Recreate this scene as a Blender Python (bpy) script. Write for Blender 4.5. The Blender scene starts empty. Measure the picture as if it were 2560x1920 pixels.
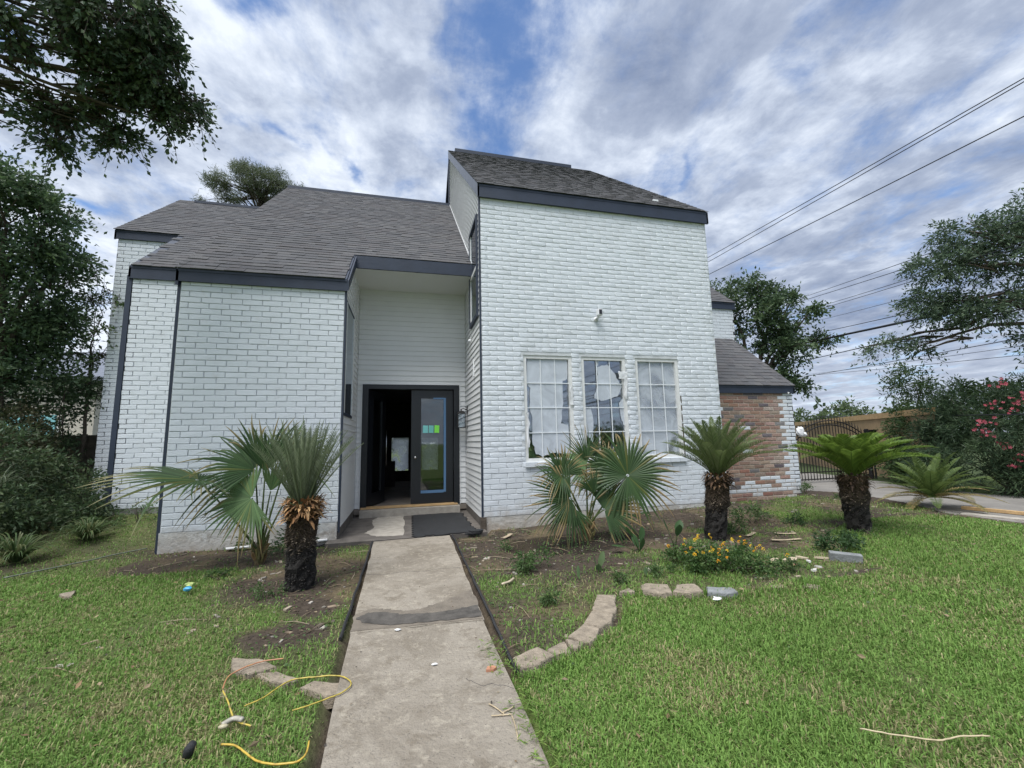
import bpy, math, random
import numpy as np
from mathutils import Vector, Matrix
R = math.radians
random.seed(7); rng = np.random.default_rng(7)
sc = bpy.context.scene
col = sc.collection

# ------------------------------------------------------------------ camera
cam = bpy.data.cameras.new("camera"); cam.sensor_width = 36; cam.lens = 1060/2560*36
cam.clip_start = .05; cam.clip_end = 2000
camo = bpy.data.objects.new("camera", cam); col.objects.link(camo); sc.camera = camo
_y, _p, _r = R(14.1), R(7.614), R(-1.227)
_f = np.array([math.sin(_y)*math.cos(_p), math.cos(_y)*math.cos(_p), math.sin(_p)])
_rt = np.array([math.cos(_y), -math.sin(_y), 0.]); _up = np.cross(_rt, _f)
_a = _rt*math.cos(_r)+_up*math.sin(_r); _b = -_rt*math.sin(_r)+_up*math.cos(_r)
CAM = np.array([0, 0, 1.42])
camo.matrix_world = Matrix(((_a[0], _b[0], -_f[0], 0), (_a[1], _b[1], -_f[1], 0), (_a[2], _b[2], -_f[2], 1.42), (0, 0, 0, 1)))

# ------------------------------------------------------------------ sky, sun, exposure
SUN_EL, SUN_AZ = 66, 222          # azimuth of the sun, degrees clockwise from +Y
w = bpy.data.worlds.new("World"); sc.world = w; w.use_nodes = True
nt = w.node_tree; N = nt.nodes; L = nt.links; N.clear()
def nd(t, **k):
    n = N.new(t)
    for a, b in k.items(): setattr(n, a, b)
    return n
def mth(op, a, b=None, c=None, tree=None):
    n = (tree or nt).nodes.new('ShaderNodeMath'); n.operation = op
    for i, v in enumerate((a, b, c)):
        if v is None: continue
        if isinstance(v, (int, float)): n.inputs[i].default_value = v
        else: (tree or nt).links.new(v, n.inputs[i])
    return n.outputs[0]
sky = nd('ShaderNodeTexSky', sky_type='NISHITA'); sky.sun_disc = False
sky.sun_elevation = R(SUN_EL); sky.sun_rotation = R(SUN_AZ); sky.ozone_density = 1.5; sky.air_density = 1.0; sky.dust_density = .3
tc = nd('ShaderNodeTexCoord'); sep = nd('ShaderNodeSeparateXYZ'); L.new(tc.outputs['Generated'], sep.inputs[0])
zc = mth('MAXIMUM', sep.outputs[2], 0.0); zk = mth('ADD', zc, .12)
cx = mth('DIVIDE', sep.outputs[0], zk); cy = mth('DIVIDE', sep.outputs[1], zk)
cmb = nd('ShaderNodeCombineXYZ'); L.new(cx, cmb.inputs[0]); L.new(cy, cmb.inputs[1])
mp = nd('ShaderNodeMapping'); L.new(cmb.outputs[0], mp.inputs[0]); mp.inputs['Rotation'].default_value = (0, 0, R(22)); mp.inputs['Scale'].default_value = (1.45, .88, 1); mp.inputs['Location'].default_value = (3.1, 1.7, 0)
def noise(vec, scale, detail, rough=.55, dist=0., lac=2.0, tree=None):
    n = (tree or nt).nodes.new('ShaderNodeTexNoise'); n.inputs['Scale'].default_value = scale; n.inputs['Detail'].default_value = detail
    n.inputs['Roughness'].default_value = rough; n.inputs['Distortion'].default_value = dist; n.inputs['Lacunarity'].default_value = lac
    if vec is not None: (tree or nt).links.new(vec, n.inputs['Vector'])
    return n.outputs['Fac']
wv = nd('ShaderNodeTexNoise'); wv.inputs['Scale'].default_value = 3.5; wv.inputs['Detail'].default_value = 6; L.new(cmb.outputs[0], wv.inputs['Vector'])
wo1 = nd('ShaderNodeVectorMath', operation='SUBTRACT'); L.new(wv.outputs['Color'], wo1.inputs[0]); wo1.inputs[1].default_value = (.5, .5, .5)
wo2 = nd('ShaderNodeVectorMath', operation='SCALE'); L.new(wo1.outputs[0], wo2.inputs[0]); wo2.inputs['Scale'].default_value = .62
warp = nd('ShaderNodeVectorMath', operation='ADD'); L.new(cmb.outputs[0], warp.inputs[0]); L.new(wo2.outputs[0], warp.inputs[1])
wisp = noise(mp.outputs[0], 2.6, 11, .66, .35)
puff = noise(cmb.outputs[0], 3.2, 11, .64, .25)
big = noise(cmb.outputs[0], 1.1, 3, .5)
# clear places between the clouds
gap = None
for (gx, gy, sx, sy, rot, amp) in [(.19, .97, .11, .24, -20, .85), (.33, .72, .12, .14, -20, .45), (.14, .74, .07, .12, 10, .35), (-.349, 1.2, .05, .05, 0, .75), (-.19, 1.25, .04, .06, 0, .75), (-.97, 1.5, .12, .07, 0, .9),
                              (-.28, .82, .12, .05, 20, .65), (.80, 1.13, .03, .10, -35, .4), (.1, 1.1, .1, .08, 0, .45), (.85, .6, .22, .05, 30, .5), (-.9, .9, .25, .12, 0, .5), (.2, -.6, .3, .5, 0, .6), (1.6, .2, .3, .2, 0, .5)]:
    m = nd('ShaderNodeMapping'); m.vector_type = 'TEXTURE'; L.new(warp.outputs[0], m.inputs[0])
    m.inputs['Location'].default_value = (gx, gy, 0); m.inputs['Rotation'].default_value = (0, 0, R(rot)); m.inputs['Scale'].default_value = (sx, sy, 1)
    ln = nd('ShaderNodeVectorMath', operation='LENGTH'); L.new(m.outputs[0], ln.inputs[0])
    e = mth('MULTIPLY', mth('EXPONENT', mth('MULTIPLY', mth('POWER', ln.outputs['Value'], 2.0), -1.0)), amp)
    gap = e if gap is None else mth('ADD', gap, e)
dens = mth('ADD', mth('MULTIPLY', wisp, 1.3), mth('MULTIPLY', puff, 1.5)); dens = mth('ADD', dens, -.64)
dens = mth('ADD', dens, mth('MULTIPLY', gap, -.62))
dens = mth('ADD', dens, mth('MULTIPLY', big, .25))
mr = nd('ShaderNodeMapRange'); mr.interpolation_type = 'SMOOTHSTEP'; L.new(dens, mr.inputs[0]); mr.inputs[1].default_value = .22; mr.inputs[2].default_value = .92; mr.inputs[3].default_value = .06
cover = mr.outputs[0]
# cloud tone: bright thin edges, blue-grey bellies
belly = noise(mp.outputs[0], 1.5, 10, .62, .3)
belly2 = noise(cmb.outputs[0], 4.5, 10, .62, .2)
bmix = mth('ADD', mth('MULTIPLY', belly, .62), mth('MULTIPLY', belly2, .68)); bmix = mth('ADD', bmix, -.06)
bmix = mth('ADD', bmix, mth('MULTIPLY', mth('MINIMUM', cx, 2.2), -.05))
for (gx_, gy_, sx_, sy_, am_) in [(.33, .74, .34, .20, .05), (-.45, 1.05, .35, .35, -.03), (1.3, 1.0, .5, .4, -.025)]:
    m = nd('ShaderNodeMapping'); m.vector_type = 'TEXTURE'; L.new(warp.outputs[0], m.inputs[0]); m.inputs['Location'].default_value = (gx_, gy_, 0); m.inputs['Scale'].default_value = (sx_, sy_, 1)
    ln = nd('ShaderNodeVectorMath', operation='LENGTH'); L.new(m.outputs[0], ln.inputs[0])
    bmix = mth('ADD', bmix, mth('MULTIPLY', mth('EXPONENT', mth('MULTIPLY', mth('POWER', ln.outputs['Value'], 2.0), -1.0)), -am_))
cr = nd('ShaderNodeValToRGB'); L.new(bmix, cr.inputs[0])
cr.color_ramp.elements[0].position = .34; cr.color_ramp.elements[0].color = (.21, .26, .375, 1)
cr.color_ramp.elements[1].position = .72; cr.color_ramp.elements[1].color = (.72, .775, .86, 1)
e = cr.color_ramp.elements.new(.50); e.color = (.34, .395, .51, 1)
e = cr.color_ramp.elements.new(.60); e.color = (.50, .56, .67, 1)
# brighter towards the horizon
hz = nd('ShaderNodeMapRange'); L.new(sep.outputs[2], hz.inputs[0]); hz.inputs[1].default_value = .02; hz.inputs[2].default_value = .22; hz.inputs[3].default_value = .35; hz.inputs[4].default_value = 0.
hmix = nd('ShaderNodeMix', data_type='RGBA'); L.new(hz.outputs[0], hmix.inputs[0]); L.new(cr.outputs[0], hmix.inputs[6]); hmix.inputs[7].default_value = (.66, .71, .78, 1)
skt = nd('ShaderNodeVectorMath', operation='MULTIPLY'); L.new(sky.outputs[0], skt.inputs[0]); skt.inputs[1].default_value = (.74, .94, 1.16)
bg1 = nd('ShaderNodeBackground'); L.new(skt.outputs[0], bg1.inputs[0]); bg1.inputs[1].default_value = .115
bg2 = nd('ShaderNodeBackground'); L.new(hmix.outputs[2], bg2.inputs[0]); bg2.inputs[1].default_value = .92
mx = nd('ShaderNodeMixShader'); L.new(cover, mx.inputs[0]); L.new(bg1.outputs[0], mx.inputs[1]); L.new(bg2.outputs[0], mx.inputs[2])
wo = nd('ShaderNodeOutputWorld'); L.new(mx.outputs[0], wo.inputs[0])
sun = bpy.data.lights.new("sun", 'SUN'); sun.energy = 3.4; sun.angle = R(38); sun.color = (1, .985, .955)
suno = bpy.data.objects.new("sun", sun); col.objects.link(suno)
_s = Vector((math.sin(R(SUN_AZ))*math.cos(R(SUN_EL)), math.cos(R(SUN_AZ))*math.cos(R(SUN_EL)), math.sin(R(SUN_EL))))
suno.rotation_euler = _s.to_track_quat('Z', 'Y').to_euler()
sc.view_settings.view_transform = 'Standard'; sc.view_settings.look = 'None'; sc.view_settings.gamma = 1
sc.view_settings.exposure = 0.5; sc.view_settings.use_curve_mapping = False

# ------------------------------------------------------------------ helpers
class Geo:
    def __init__(s): s.v = []; s.f = []; s.c = []; s.n = 0; s.hc = False
    def add(s, v, f, c=None):
        v = np.asarray(v, float).reshape(-1, 3); s.v.append(v)
        for g in (f if isinstance(f, list) and len(f) and isinstance(f[0], np.ndarray) and f[0].ndim == 2 else [f]):
            if isinstance(g, np.ndarray) and g.ndim == 2: s.f.append(g+s.n)
            else:
                for q in g: s.f.append(np.asarray([q], int)+s.n)
        if c is not None: s.hc = True
        s.c.append(np.broadcast_to(np.asarray(c if c is not None else (1, 1, 1), float), (len(v), 3)))
        s.n += len(v)
    def mesh(s, name, smooth=False):
        me = bpy.data.meshes.new(name)
        V = np.concatenate(s.v); me.vertices.add(len(V)); me.vertices.foreach_set('co', V.ravel())
        lo = np.concatenate([g.ravel() for g in s.f]); ct = np.concatenate([np.full(len(g), g.shape[1]) for g in s.f])
        me.loops.add(len(lo)); me.loops.foreach_set('vertex_index', lo)
        me.polygons.add(len(ct)); st = np.zeros(len(ct), int); st[1:] = np.cumsum(ct)[:-1]
        me.polygons.foreach_set('loop_start', st); me.polygons.foreach_set('loop_total', ct)
        me.update(calc_edges=True); me.polygons.foreach_set('use_smooth', np.full(len(ct), bool(smooth))); me.validate()
        if s.hc:
            C = np.concatenate(s.c); at = me.color_attributes.new('Col', 'FLOAT_COLOR', 'POINT')
            at.data.foreach_set('color', np.concatenate([C, np.ones((len(C), 1))], 1).ravel())
        return me
    def obj(s, name, mat, parent=None, smooth=False, **k):
        o = bpy.data.objects.new(name, s.mesh(name, smooth)); col.objects.link(o)
        o.data.materials.append(mat)
        if parent is not None: o.parent = parent
        for a, b in k.items():
            if b is not None: o[a] = b
        return o
    # --- shapes
    def box(s, x0, x1, y0, y1, z0, z1, c=None, M=None):
        v = np.array([(x, y, z) for z in (z0, z1) for y in (y0, y1) for x in (x0, x1)], float)
        if M is not None: v = v@np.asarray(M)[:3, :3].T+np.asarray(M)[:3, 3]
        s.add(v, np.array([(0, 2, 3, 1), (4, 5, 7, 6), (0, 1, 5, 4), (2, 6, 7, 3), (0, 4, 6, 2), (1, 3, 7, 5)]), c)
    def prism(s, pts, d0, d1, axis='y', c=None):
        """extrude a 2D outline along an axis"""
        n = len(pts); v = []
        for d in (d0, d1):
            for p, q in pts: v.append({'y': (p, d, q), 'x': (d, p, q), 'z': (p, q, d)}[axis])
        s.add(v, [list(range(n))[::-1], list(range(n, 2*n))], c)
        i = np.arange(n); j = (i+1) % n
        s.v.append(np.zeros((0, 3))); s.c.append(np.zeros((0, 3)))
        s.f.append(np.stack([i, j, j+n, i+n], 1)+s.n-2*n)
    def tube(s, P, rad, k=6, c=None, cap=True):
        P = np.asarray(P, float); n = len(P); rad = np.broadcast_to(np.asarray(rad, float), (n,))
        T = np.gradient(P, axis=0); T /= np.linalg.norm(T, axis=1)[:, None]+1e-9
        ref = np.array([0, 0, 1.]) if abs(T[0][2]) < .9 else np.array([1., 0, 0])
        U = np.cross(T, ref); U /= np.linalg.norm(U, axis=1)[:, None]+1e-9; W = np.cross(T, U)
        a = np.linspace(0, 2*math.pi, k, endpoint=False)
        v = P[:, None]+rad[:, None, None]*(U[:, None]*np.cos(a)[None, :, None]+W[:, None]*np.sin(a)[None, :, None])
        i, j = np.meshgrid(np.arange(n-1), np.arange(k), indexing='ij'); j2 = (j+1) % k
        q = np.stack([i*k+j, i*k+j2, (i+1)*k+j2, (i+1)*k+j], -1).reshape(-1, 4)
        cc = None
        if c is not None:
            c = np.asarray(c, float); cc = c if c.ndim == 1 else np.repeat(c, k, axis=0)
        s.add(v.reshape(-1, 3), q, cc)
        if cap:
            s.v.append(np.zeros((0, 3))); s.c.append(np.zeros((0, 3)))
            s.f.append(np.arange(k)[None, ::-1]+s.n-n*k); s.f.append(np.arange(k)[None]+s.n-k)
    def ico(s, c0, r, c=None, squash=(1, 1, 1), rough=0., seg=8, rings=5):
        u = np.linspace(0, 2*math.pi, seg, endpoint=False); t = np.linspace(0, math.pi, rings+1)[1:-1]
        v = [(0, 0, 1)]+[(math.sin(b)*math.cos(a), math.sin(b)*math.sin(a), math.cos(b)) for b in t for a in u]+[(0, 0, -1)]
        v = np.array(v)
        if rough: v = v*(1+rng.uniform(-rough, rough, (len(v), 1)))
        v = v*np.array(squash)*r+np.array(c0)
        f = []; m = len(t)
        for a in range(seg):
            f.append((0, 1+a, 1+(a+1) % seg)); f.append((1+(m-1)*seg+(a+1) % seg, 1+(m-1)*seg+a, 1+m*seg))
        q = [(1+r_*seg+a, 1+(r_+1)*seg+a, 1+(r_+1)*seg+(a+1) % seg, 1+r_*seg+(a+1) % seg) for r_ in range(m-1) for a in range(seg)]
        s.add(v, [np.array(f)]+([np.array(q)] if q else []), c)

def thing(name, label, cat, loc=(0, 0, 0), rz=0, group=None):
    o = bpy.data.objects.new(name, None); col.objects.link(o); o.empty_display_size = .2
    o.location = loc; o.rotation_euler = (0, 0, rz); o['label'] = label; o['category'] = cat
    if group: o['group'] = group
    return o
def tag(o, label=None, cat=None, group=None, kind=None):
    for k, v in (('label', label), ('category', cat), ('group', group), ('kind', kind)):
        if v: o[k] = v
    return o
def inst(name, me, parent, M):
    o = bpy.data.objects.new(name, me); col.objects.link(o); o.parent = parent; o.matrix_local = M
    return o

# ------------------------------------------------------------------ materials
def mat(name, base=(.5, .5, .5), rough=.7, metal=0., bump=0., bscale=40., var=0., vscale=6., attr=False, trans=0., spec=.5, detail=6, coords='Object', extra=None):
    m = bpy.data.materials.new(name); m.use_nodes = True; t = m.node_tree; b = t.nodes['Principled BSDF']
    b.inputs['Roughness'].default_value = rough; b.inputs['Metallic'].default_value = metal; b.inputs['Specular IOR Level'].default_value = spec
    geo = t.nodes.new('ShaderNodeNewGeometry'); vec = geo.outputs['Position']
    if attr:
        a = t.nodes.new('ShaderNodeAttribute'); a.attribute_name = 'Col'; c = a.outputs['Color']
    else:
        a = t.nodes.new('ShaderNodeRGB'); a.outputs[0].default_value = (*base, 1); c = a.outputs[0]
    if var:
        f = noise(vec, vscale, detail, .6, tree=t)
        r = t.nodes.new('ShaderNodeMapRange'); t.links.new(f, r.inputs[0]); r.inputs[1].default_value = .3; r.inputs[2].default_value = .7; r.inputs[3].default_value = 1-var; r.inputs[4].default_value = 1+var
        x = t.nodes.new('ShaderNodeVectorMath'); x.operation = 'SCALE'; t.links.new(c, x.inputs[0]); t.links.new(r.outputs[0], x.inputs['Scale']); c = x.outputs[0]
    if extra: c = extra(t, c, vec)
    t.links.new(c, b.inputs['Base Color'])
    if bump:
        f = noise(vec, bscale, 8, .65, tree=t); bp = t.nodes.new('ShaderNodeBump'); bp.inputs['Strength'].default_value = bump; bp.inputs['Distance'].default_value = .02
        t.links.new(f, bp.inputs['Height']); t.links.new(bp.outputs[0], b.inputs['Normal'])
    if trans:
        tr = t.nodes.new('ShaderNodeBsdfTranslucent'); t.links.new(c, tr.inputs[0]); mxs = t.nodes.new('ShaderNodeMixShader'); mxs.inputs[0].default_value = trans
        o = t.nodes['Material Output']; t.links.new(b.outputs[0], mxs.inputs[1]); t.links.new(tr.outputs[0], mxs.inputs[2]); t.links.new(mxs.outputs[0], o.inputs[0])
    return m
def mixcol(t, c, fac, color, lo=None, hi=None):
    if lo is not None:
        r = t.nodes.new('ShaderNodeMapRange'); t.links.new(fac, r.inputs[0]); r.inputs[1].default_value = lo; r.inputs[2].default_value = hi; fac = r.outputs[0]
    x = t.nodes.new('ShaderNodeMix'); x.data_type = 'RGBA'; t.links.new(fac, x.inputs[0]); t.links.new(c, x.inputs[6])
    if isinstance(color, tuple): x.inputs[7].default_value = (*color, 1)
    else: t.links.new(color, x.inputs[7])
    return x.outputs[2]
def splash(t, c, vec):
    sp = t.nodes.new('ShaderNodeSeparateXYZ'); t.links.new(vec, sp.inputs[0]); f = noise(vec, 4.5, 8, .7, .3, tree=t)
    h = mth('ADD', mth('MULTIPLY', sp.outputs[2], -1.1, tree=t), mth('MULTIPLY', f, 1.0, tree=t), tree=t)
    c = mixcol(t, c, h, (.36, .32, .27), .12, .62)
    return c
def edge_wear(t, c, vec):
    f = noise(vec, 3.2, 8, .7, .4, tree=t); c = mixcol(t, c, f, (.33, .31, .28), .56, .64); return splash(t, c, vec)
def paint_wear(t, c, vec):
    c = splash(t, c, vec)
    f = noise(vec, 5, 8, .7, tree=t); c = mixcol(t, c, f, (.53, .55, .57), .56, .76)
    f = noise(vec, 42, 5, .7, tree=t); return mixcol(t, c, f, (.50, .47, .45), .70, .80)
def smear_wear(t, c, vec):
    c = splash(t, c, vec)
    f = noise(vec, 2.2, 8, .7, tree=t); c = mixcol(t, c, f, (.56, .59, .615), .52, .70)
    f = noise(vec, 60, 4, .7, tree=t); return mixcol(t, c, f, (.42, .38, .36), .74, .80)
def conc_stain(t, c, vec):
    f = noise(vec, 1.4, 9, .68, .6, tree=t); c = mixcol(t, c, f, (.175, .148, .112), .46, .66)
    f = noise(vec, 7.5, 8, .72, .5, tree=t); c = mixcol(t, c, f, (.20, .17, .13), .50, .64)
    f = noise(vec, 16, 6, .7, tree=t); c = mixcol(t, c, f, (.40, .355, .285), .52, .72)
    f = noise(vec, 90, 3, .6, tree=t); return mixcol(t, c, f, (.10, .09, .08), .62, .72)
def rot_soil(t, c, vec):
    f = noise(vec, 1.3, 8, .65, .3, tree=t); c = mixcol(t, c, f, (.125, .095, .066), .50, .66)
    f = noise(vec, 14, 6, .7, tree=t); c = mixcol(t, c, f, (.19, .155, .105), .58, .72)
    f = noise(vec, 60, 3, .7, tree=t); return mixcol(t, c, f, (.028, .023, .018), .52, .66)
M = dict(
    brick=mat('white painted brick', (.625, .665, .705), .55, bump=.35, bscale=55, extra=paint_wear),
    slurry=mat('thick white paint over brick', (.63, .67, .71), .55, bump=.6, bscale=38, extra=smear_wear),
    mortar2=mat('thick painted joint', (.54, .565, .58), .8, bump=.6, bscale=50, var=.12),
    slab_dark=mat('dirty slab edge', (.17, .17, .155), .9, bump=.5, bscale=18, var=.4, vscale=5),
    mortar=mat('painted mortar', (.47, .495, .515), .8, bump=.5, bscale=60, var=.15),
    redbrick=mat('bare brick', rough=.85, attr=True, bump=.6, bscale=60, var=.22, vscale=25),
    buffmortar=mat('buff mortar', (.40, .35, .29), .9, bump=.5, bscale=80, var=.15, vscale=12),
    concrete_white=mat('painted slab edge', (.55, .56, .55), .8, bump=.8, bscale=18, var=.15, vscale=5, extra=edge_wear),
    navy=mat('dark fascia paint', (.022, .032, .055), .5, bump=.15, bscale=20, var=.15, vscale=4),
    black=mat('black door paint', (.010, .012, .016), .35, bump=.05),
    rake=mat('weathered grey rake board', (.13, .145, .18), .5, var=.25, vscale=7),
    siding=mat('off white vinyl siding', (.69, .70, .70), .45, var=.04, vscale=2),
    soffit=mat('off white soffit', (.70, .70, .68), .6),
    shingle=mat('asphalt shingle', rough=.95, attr=True, bump=.6, bscale=160, var=.08, vscale=1.2, spec=.2),
    frame=mat('white window frame', (.66, .665, .65), .5, bump=.2, bscale=25, var=.1, vscale=14),
    muntin=mat('white muntin', (.72, .75, .77), .4),
    wood=mat('raw timber', (.50, .33, .16), .7, bump=.3, bscale=30, var=.2, vscale=8),
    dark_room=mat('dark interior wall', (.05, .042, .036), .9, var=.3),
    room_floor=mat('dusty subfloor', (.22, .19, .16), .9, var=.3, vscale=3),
    tan_room=mat('tan interior board', (.42, .34, .24), .9, var=.2),
    concrete=mat('walkway concrete', (.295, .26, .212), .9, bump=.9, bscale=48, extra=conc_stain),
    concrete2=mat('pale patch concrete', (.36, .33, .285), .9, bump=.4, bscale=60, var=.2, vscale=9),
    paver=mat('tan edging concrete', (.30, .25, .19), .92, bump=1., bscale=60, var=.34, vscale=16),
    greystone=mat('grey stone', (.21, .22, .225), .85, bump=.6, bscale=50, var=.25, vscale=14),
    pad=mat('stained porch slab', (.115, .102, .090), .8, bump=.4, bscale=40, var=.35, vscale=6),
    wet=mat('dark damp silt', (.075, .068, .060), .85, bump=.4, bscale=50, var=.45, vscale=12),
    mulchedge=mat('black edging strip', (.02, .02, .022), .7, bump=.3),
    rubber=mat('black foam mat', (.018, .019, .021), .75, bump=.4, bscale=70, var=.3),
    soil=mat('garden soil', (.062, .048, .036), .95, bump=.9, bscale=35, extra=rot_soil),
    drive=mat('driveway concrete', (.20, .187, .17), .9, bump=.4, bscale=20, var=.2, vscale=2),
    leaf=mat('leaf', attr=True, rough=.5, trans=.38, spec=.35),
    grass=mat('grass blades', attr=True, rough=.6, trans=.28, spec=.25),
    bark=mat('bark', (.085, .068, .052), .95, bump=1, bscale=24, var=.35, vscale=10),
    husk=mat('palm husk', attr=True, rough=.9, bump=.6, bscale=60, var=.2, vscale=30),
    petal=mat('petal', attr=True, rough=.6, trans=.25),
    iron=mat('black iron', (.015, .014, .014), .5),
    wire=mat('cable jacket', (.015, .016, .02), .6),
    plastic_white=mat('white plastic', (.72, .73, .74), .4),
    plastic_dark=mat('dark lens plastic', (.02, .02, .025), .2),
    hose=mat('yellow hose', attr=True, rough=.4, var=.2, vscale=30),
    blue=mat('blue plastic', (.06, .35, .62), .4), tape=mat('blue masking tape', (.09, .19, .34), .6),
    note_c=mat('cyan paper', (.22, .62, .60), .7), note_t=mat('teal paper', (.18, .55, .50), .7), note_g=mat('lime paper', (.25, .85, .10), .7),
    chrome=mat('polished metal', (.7, .7, .7), .25, 1.),
    stucco=mat('tan board wall', (.34, .235, .13), .9, bump=.5, bscale=10, var=.25, vscale=1.5),
    neighbor=mat('neighbour siding', (.55, .50, .42), .8, var=.1), teal=mat('pale blue tarp', (.25, .55, .58), .6, var=.3, vscale=3),
    debris=mat('wood chips and litter', attr=True, rough=.9, var=.2, vscale=30),
)
def glass_mat(name, tint, rmix):
    m = bpy.data.materials.new(name); m.use_nodes = True; t = m.node_tree; t.nodes.clear()
    g = t.nodes.new('ShaderNodeBsdfGlossy'); g.inputs['Roughness'].default_value = .03; g.inputs[0].default_value = (.9, .95, 1, 1)
    tr = t.nodes.new('ShaderNodeBsdfTransparent'); tr.inputs[0].default_value = (*tint, 1)
    fr = t.nodes.new('ShaderNodeFresnel'); fr.inputs[0].default_value = 1.5
    x = t.nodes.new('ShaderNodeMixShader'); o = t.nodes.new('ShaderNodeOutputMaterial')
    t.links.new(mth('ADD', mth('MULTIPLY', fr.outputs[0], 1.0, tree=t), rmix, tree=t), x.inputs[0]); t.links.new(tr.outputs[0], x.inputs[1]); t.links.new(g.outputs[0], x.inputs[2]); t.links.new(x.outputs[0], o.inputs[0])
    return m
M['glass'] = glass_mat('window glass', (.75, .8, .82), .20)
M['doorglass'] = glass_mat('door glass', (.6, .62, .6), .06)
def film_mat(name, base, lo, hi, scale=3., mn=.35, mxv=.92):
    m = bpy.data.materials.new(name); m.use_nodes = True; t = m.node_tree; b = t.nodes['Principled BSDF']; b.inputs['Base Color'].default_value = (*base, 1); b.inputs['Roughness'].default_value = .35
    geo = t.nodes.new('ShaderNodeNewGeometry'); f = noise(geo.outputs['Position'], scale, 6, .6, .8, tree=t)
    r = t.nodes.new('ShaderNodeMapRange'); t.links.new(f, r.inputs[0]); r.inputs[1].default_value = lo; r.inputs[2].default_value = hi; r.inputs[3].default_value = mn; r.inputs[4].default_value = mxv
    tr = t.nodes.new('ShaderNodeBsdfTransparent'); x = t.nodes.new('ShaderNodeMixShader'); t.links.new(r.outputs[0], x.inputs[0]); t.links.new(tr.outputs[0], x.inputs[1]); t.links.new(b.outputs[0], x.inputs[2]); t.links.new(x.outputs[0], t.nodes['Material Output'].inputs[0])
    bp = t.nodes.new('ShaderNodeBump'); bp.inputs['Strength'].default_value = .5; t.links.new(f, bp.inputs['Height']); t.links.new(bp.outputs[0], b.inputs['Normal'])
    return m
M['film'] = film_mat('paint-misted masking film', (.66, .71, .77), .3, .72, 3.0, .42, .85)
M['haze_spray'] = film_mat('paint overspray', (.66, .71, .77), .38, .68, 1.6, .15, .75)

def glow_film():
    m = bpy.data.materials.new('hall window film'); m.use_nodes = True; t = m.node_tree; b = t.nodes['Principled BSDF']; b.inputs['Base Color'].default_value = (.8, .82, .84, 1)
    tr = t.nodes.new('ShaderNodeBsdfTranslucent'); tr.inputs[0].default_value = (.9, .92, .95, 1); tp = t.nodes.new('ShaderNodeBsdfTransparent'); x = t.nodes.new('ShaderNodeMixShader'); geo = t.nodes.new('ShaderNodeNewGeometry')
    f = noise(geo.outputs['Position'], 3.5, 6, .6, .8, tree=t); r = t.nodes.new('ShaderNodeMapRange'); t.links.new(f, r.inputs[0]); r.inputs[1].default_value = .35; r.inputs[2].default_value = .55
    y = t.nodes.new('ShaderNodeMixShader'); y.inputs[0].default_value = .7; t.links.new(b.outputs[0], y.inputs[1]); t.links.new(tr.outputs[0], y.inputs[2]); t.links.new(r.outputs[0], x.inputs[0]); t.links.new(tp.outputs[0], x.inputs[1]); t.links.new(y.outputs[0], x.inputs[2]); t.links.new(x.outputs[0], t.nodes['Material Output'].inputs[0]); return m
M['glow'] = glow_film()
M['damp'] = mat('damp concrete', (.17, .145, .115), .8, bump=.7, bscale=48, var=.25, vscale=9)

# house dimensions (metres): X along the front, Y away from the street, Z up
A, Bx, T = 1.237, 5.913, 6.99          # tower left, right, front
C0, E0, G0, K0 = -.973, -3.241, -4.922, -6.163
YK, YB, YC, YR, YR3 = 9.0, 8.955, 10.588, 12.28, 12.917
S = .859                                # roof slope
GZ = 0.0
# ------------------------------------------------------------------ the house
house = thing('house', 'white painted brick house with steep grey shingle roofs and an open black front door', 'house', (0, T, 0))
house.location = (0, 0, 0)
BL, BH, JT = .262, .0762, .0098         # brick face and joint
PITCH = BH+JT; PX = BL+JT
def brick_shape(l, h, proud, bev, jit, seed, ends=True):
    r = np.random.default_rng(seed); g = Geo()
    j = lambda s: r.uniform(-s, s, 2)
    base = [(0, 0), (l, 0), (l, h), (0, h)]
    ring0 = [(x, 0.004, z) for x, z in base]
    ring1 = [(x+j(jit)[0], -proud*.62+r.uniform(-.001, .001), z+j(jit)[1]) for x, z in base]
    ins = [(bev, bev), (-bev, bev), (-bev, -bev), (bev, -bev)]
    ring2 = [(ring1[i][0]+ins[i][0]*r.uniform(.6, 1.6), -proud+r.uniform(-.0015, .0015), ring1[i][2]+ins[i][1]*r.uniform(.6, 1.6)) for i in range(4)]
    v = ring0+ring1+ring2
    f = [(8, 9, 10, 11)]+[(a*4+i, a*4+(i+1) % 4, (a+1)*4+(i+1) % 4, (a+1)*4+i) for a in (0, 1) for i in range(4)]
    return np.array(v), np.array(f)
STY = dict(crisp=dict(proud=.010, bev=.0028, jit=.0018), soft=dict(proud=.0045, bev=.006, jit=.0035), red=dict(proud=.008, bev=.007, jit=.004))
VAR = {k: [brick_shape(BL-(.006 if k == 'red' else 0), BH-(.007 if k == 'red' else 0), s['proud'], s['bev'], s['jit'], 100+i) for i in range(7)] for k, s in STY.items()}
REDS = [(.27, .155, .11), (.25, .145, .11), (.31, .19, .135), (.23, .14, .105), (.31, .21, .155), (.34, .24, .18), (.115, .10, .105), (.27, .20, .145), (.28, .14, .10), (.26, .165, .12)]
CAND = []
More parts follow.
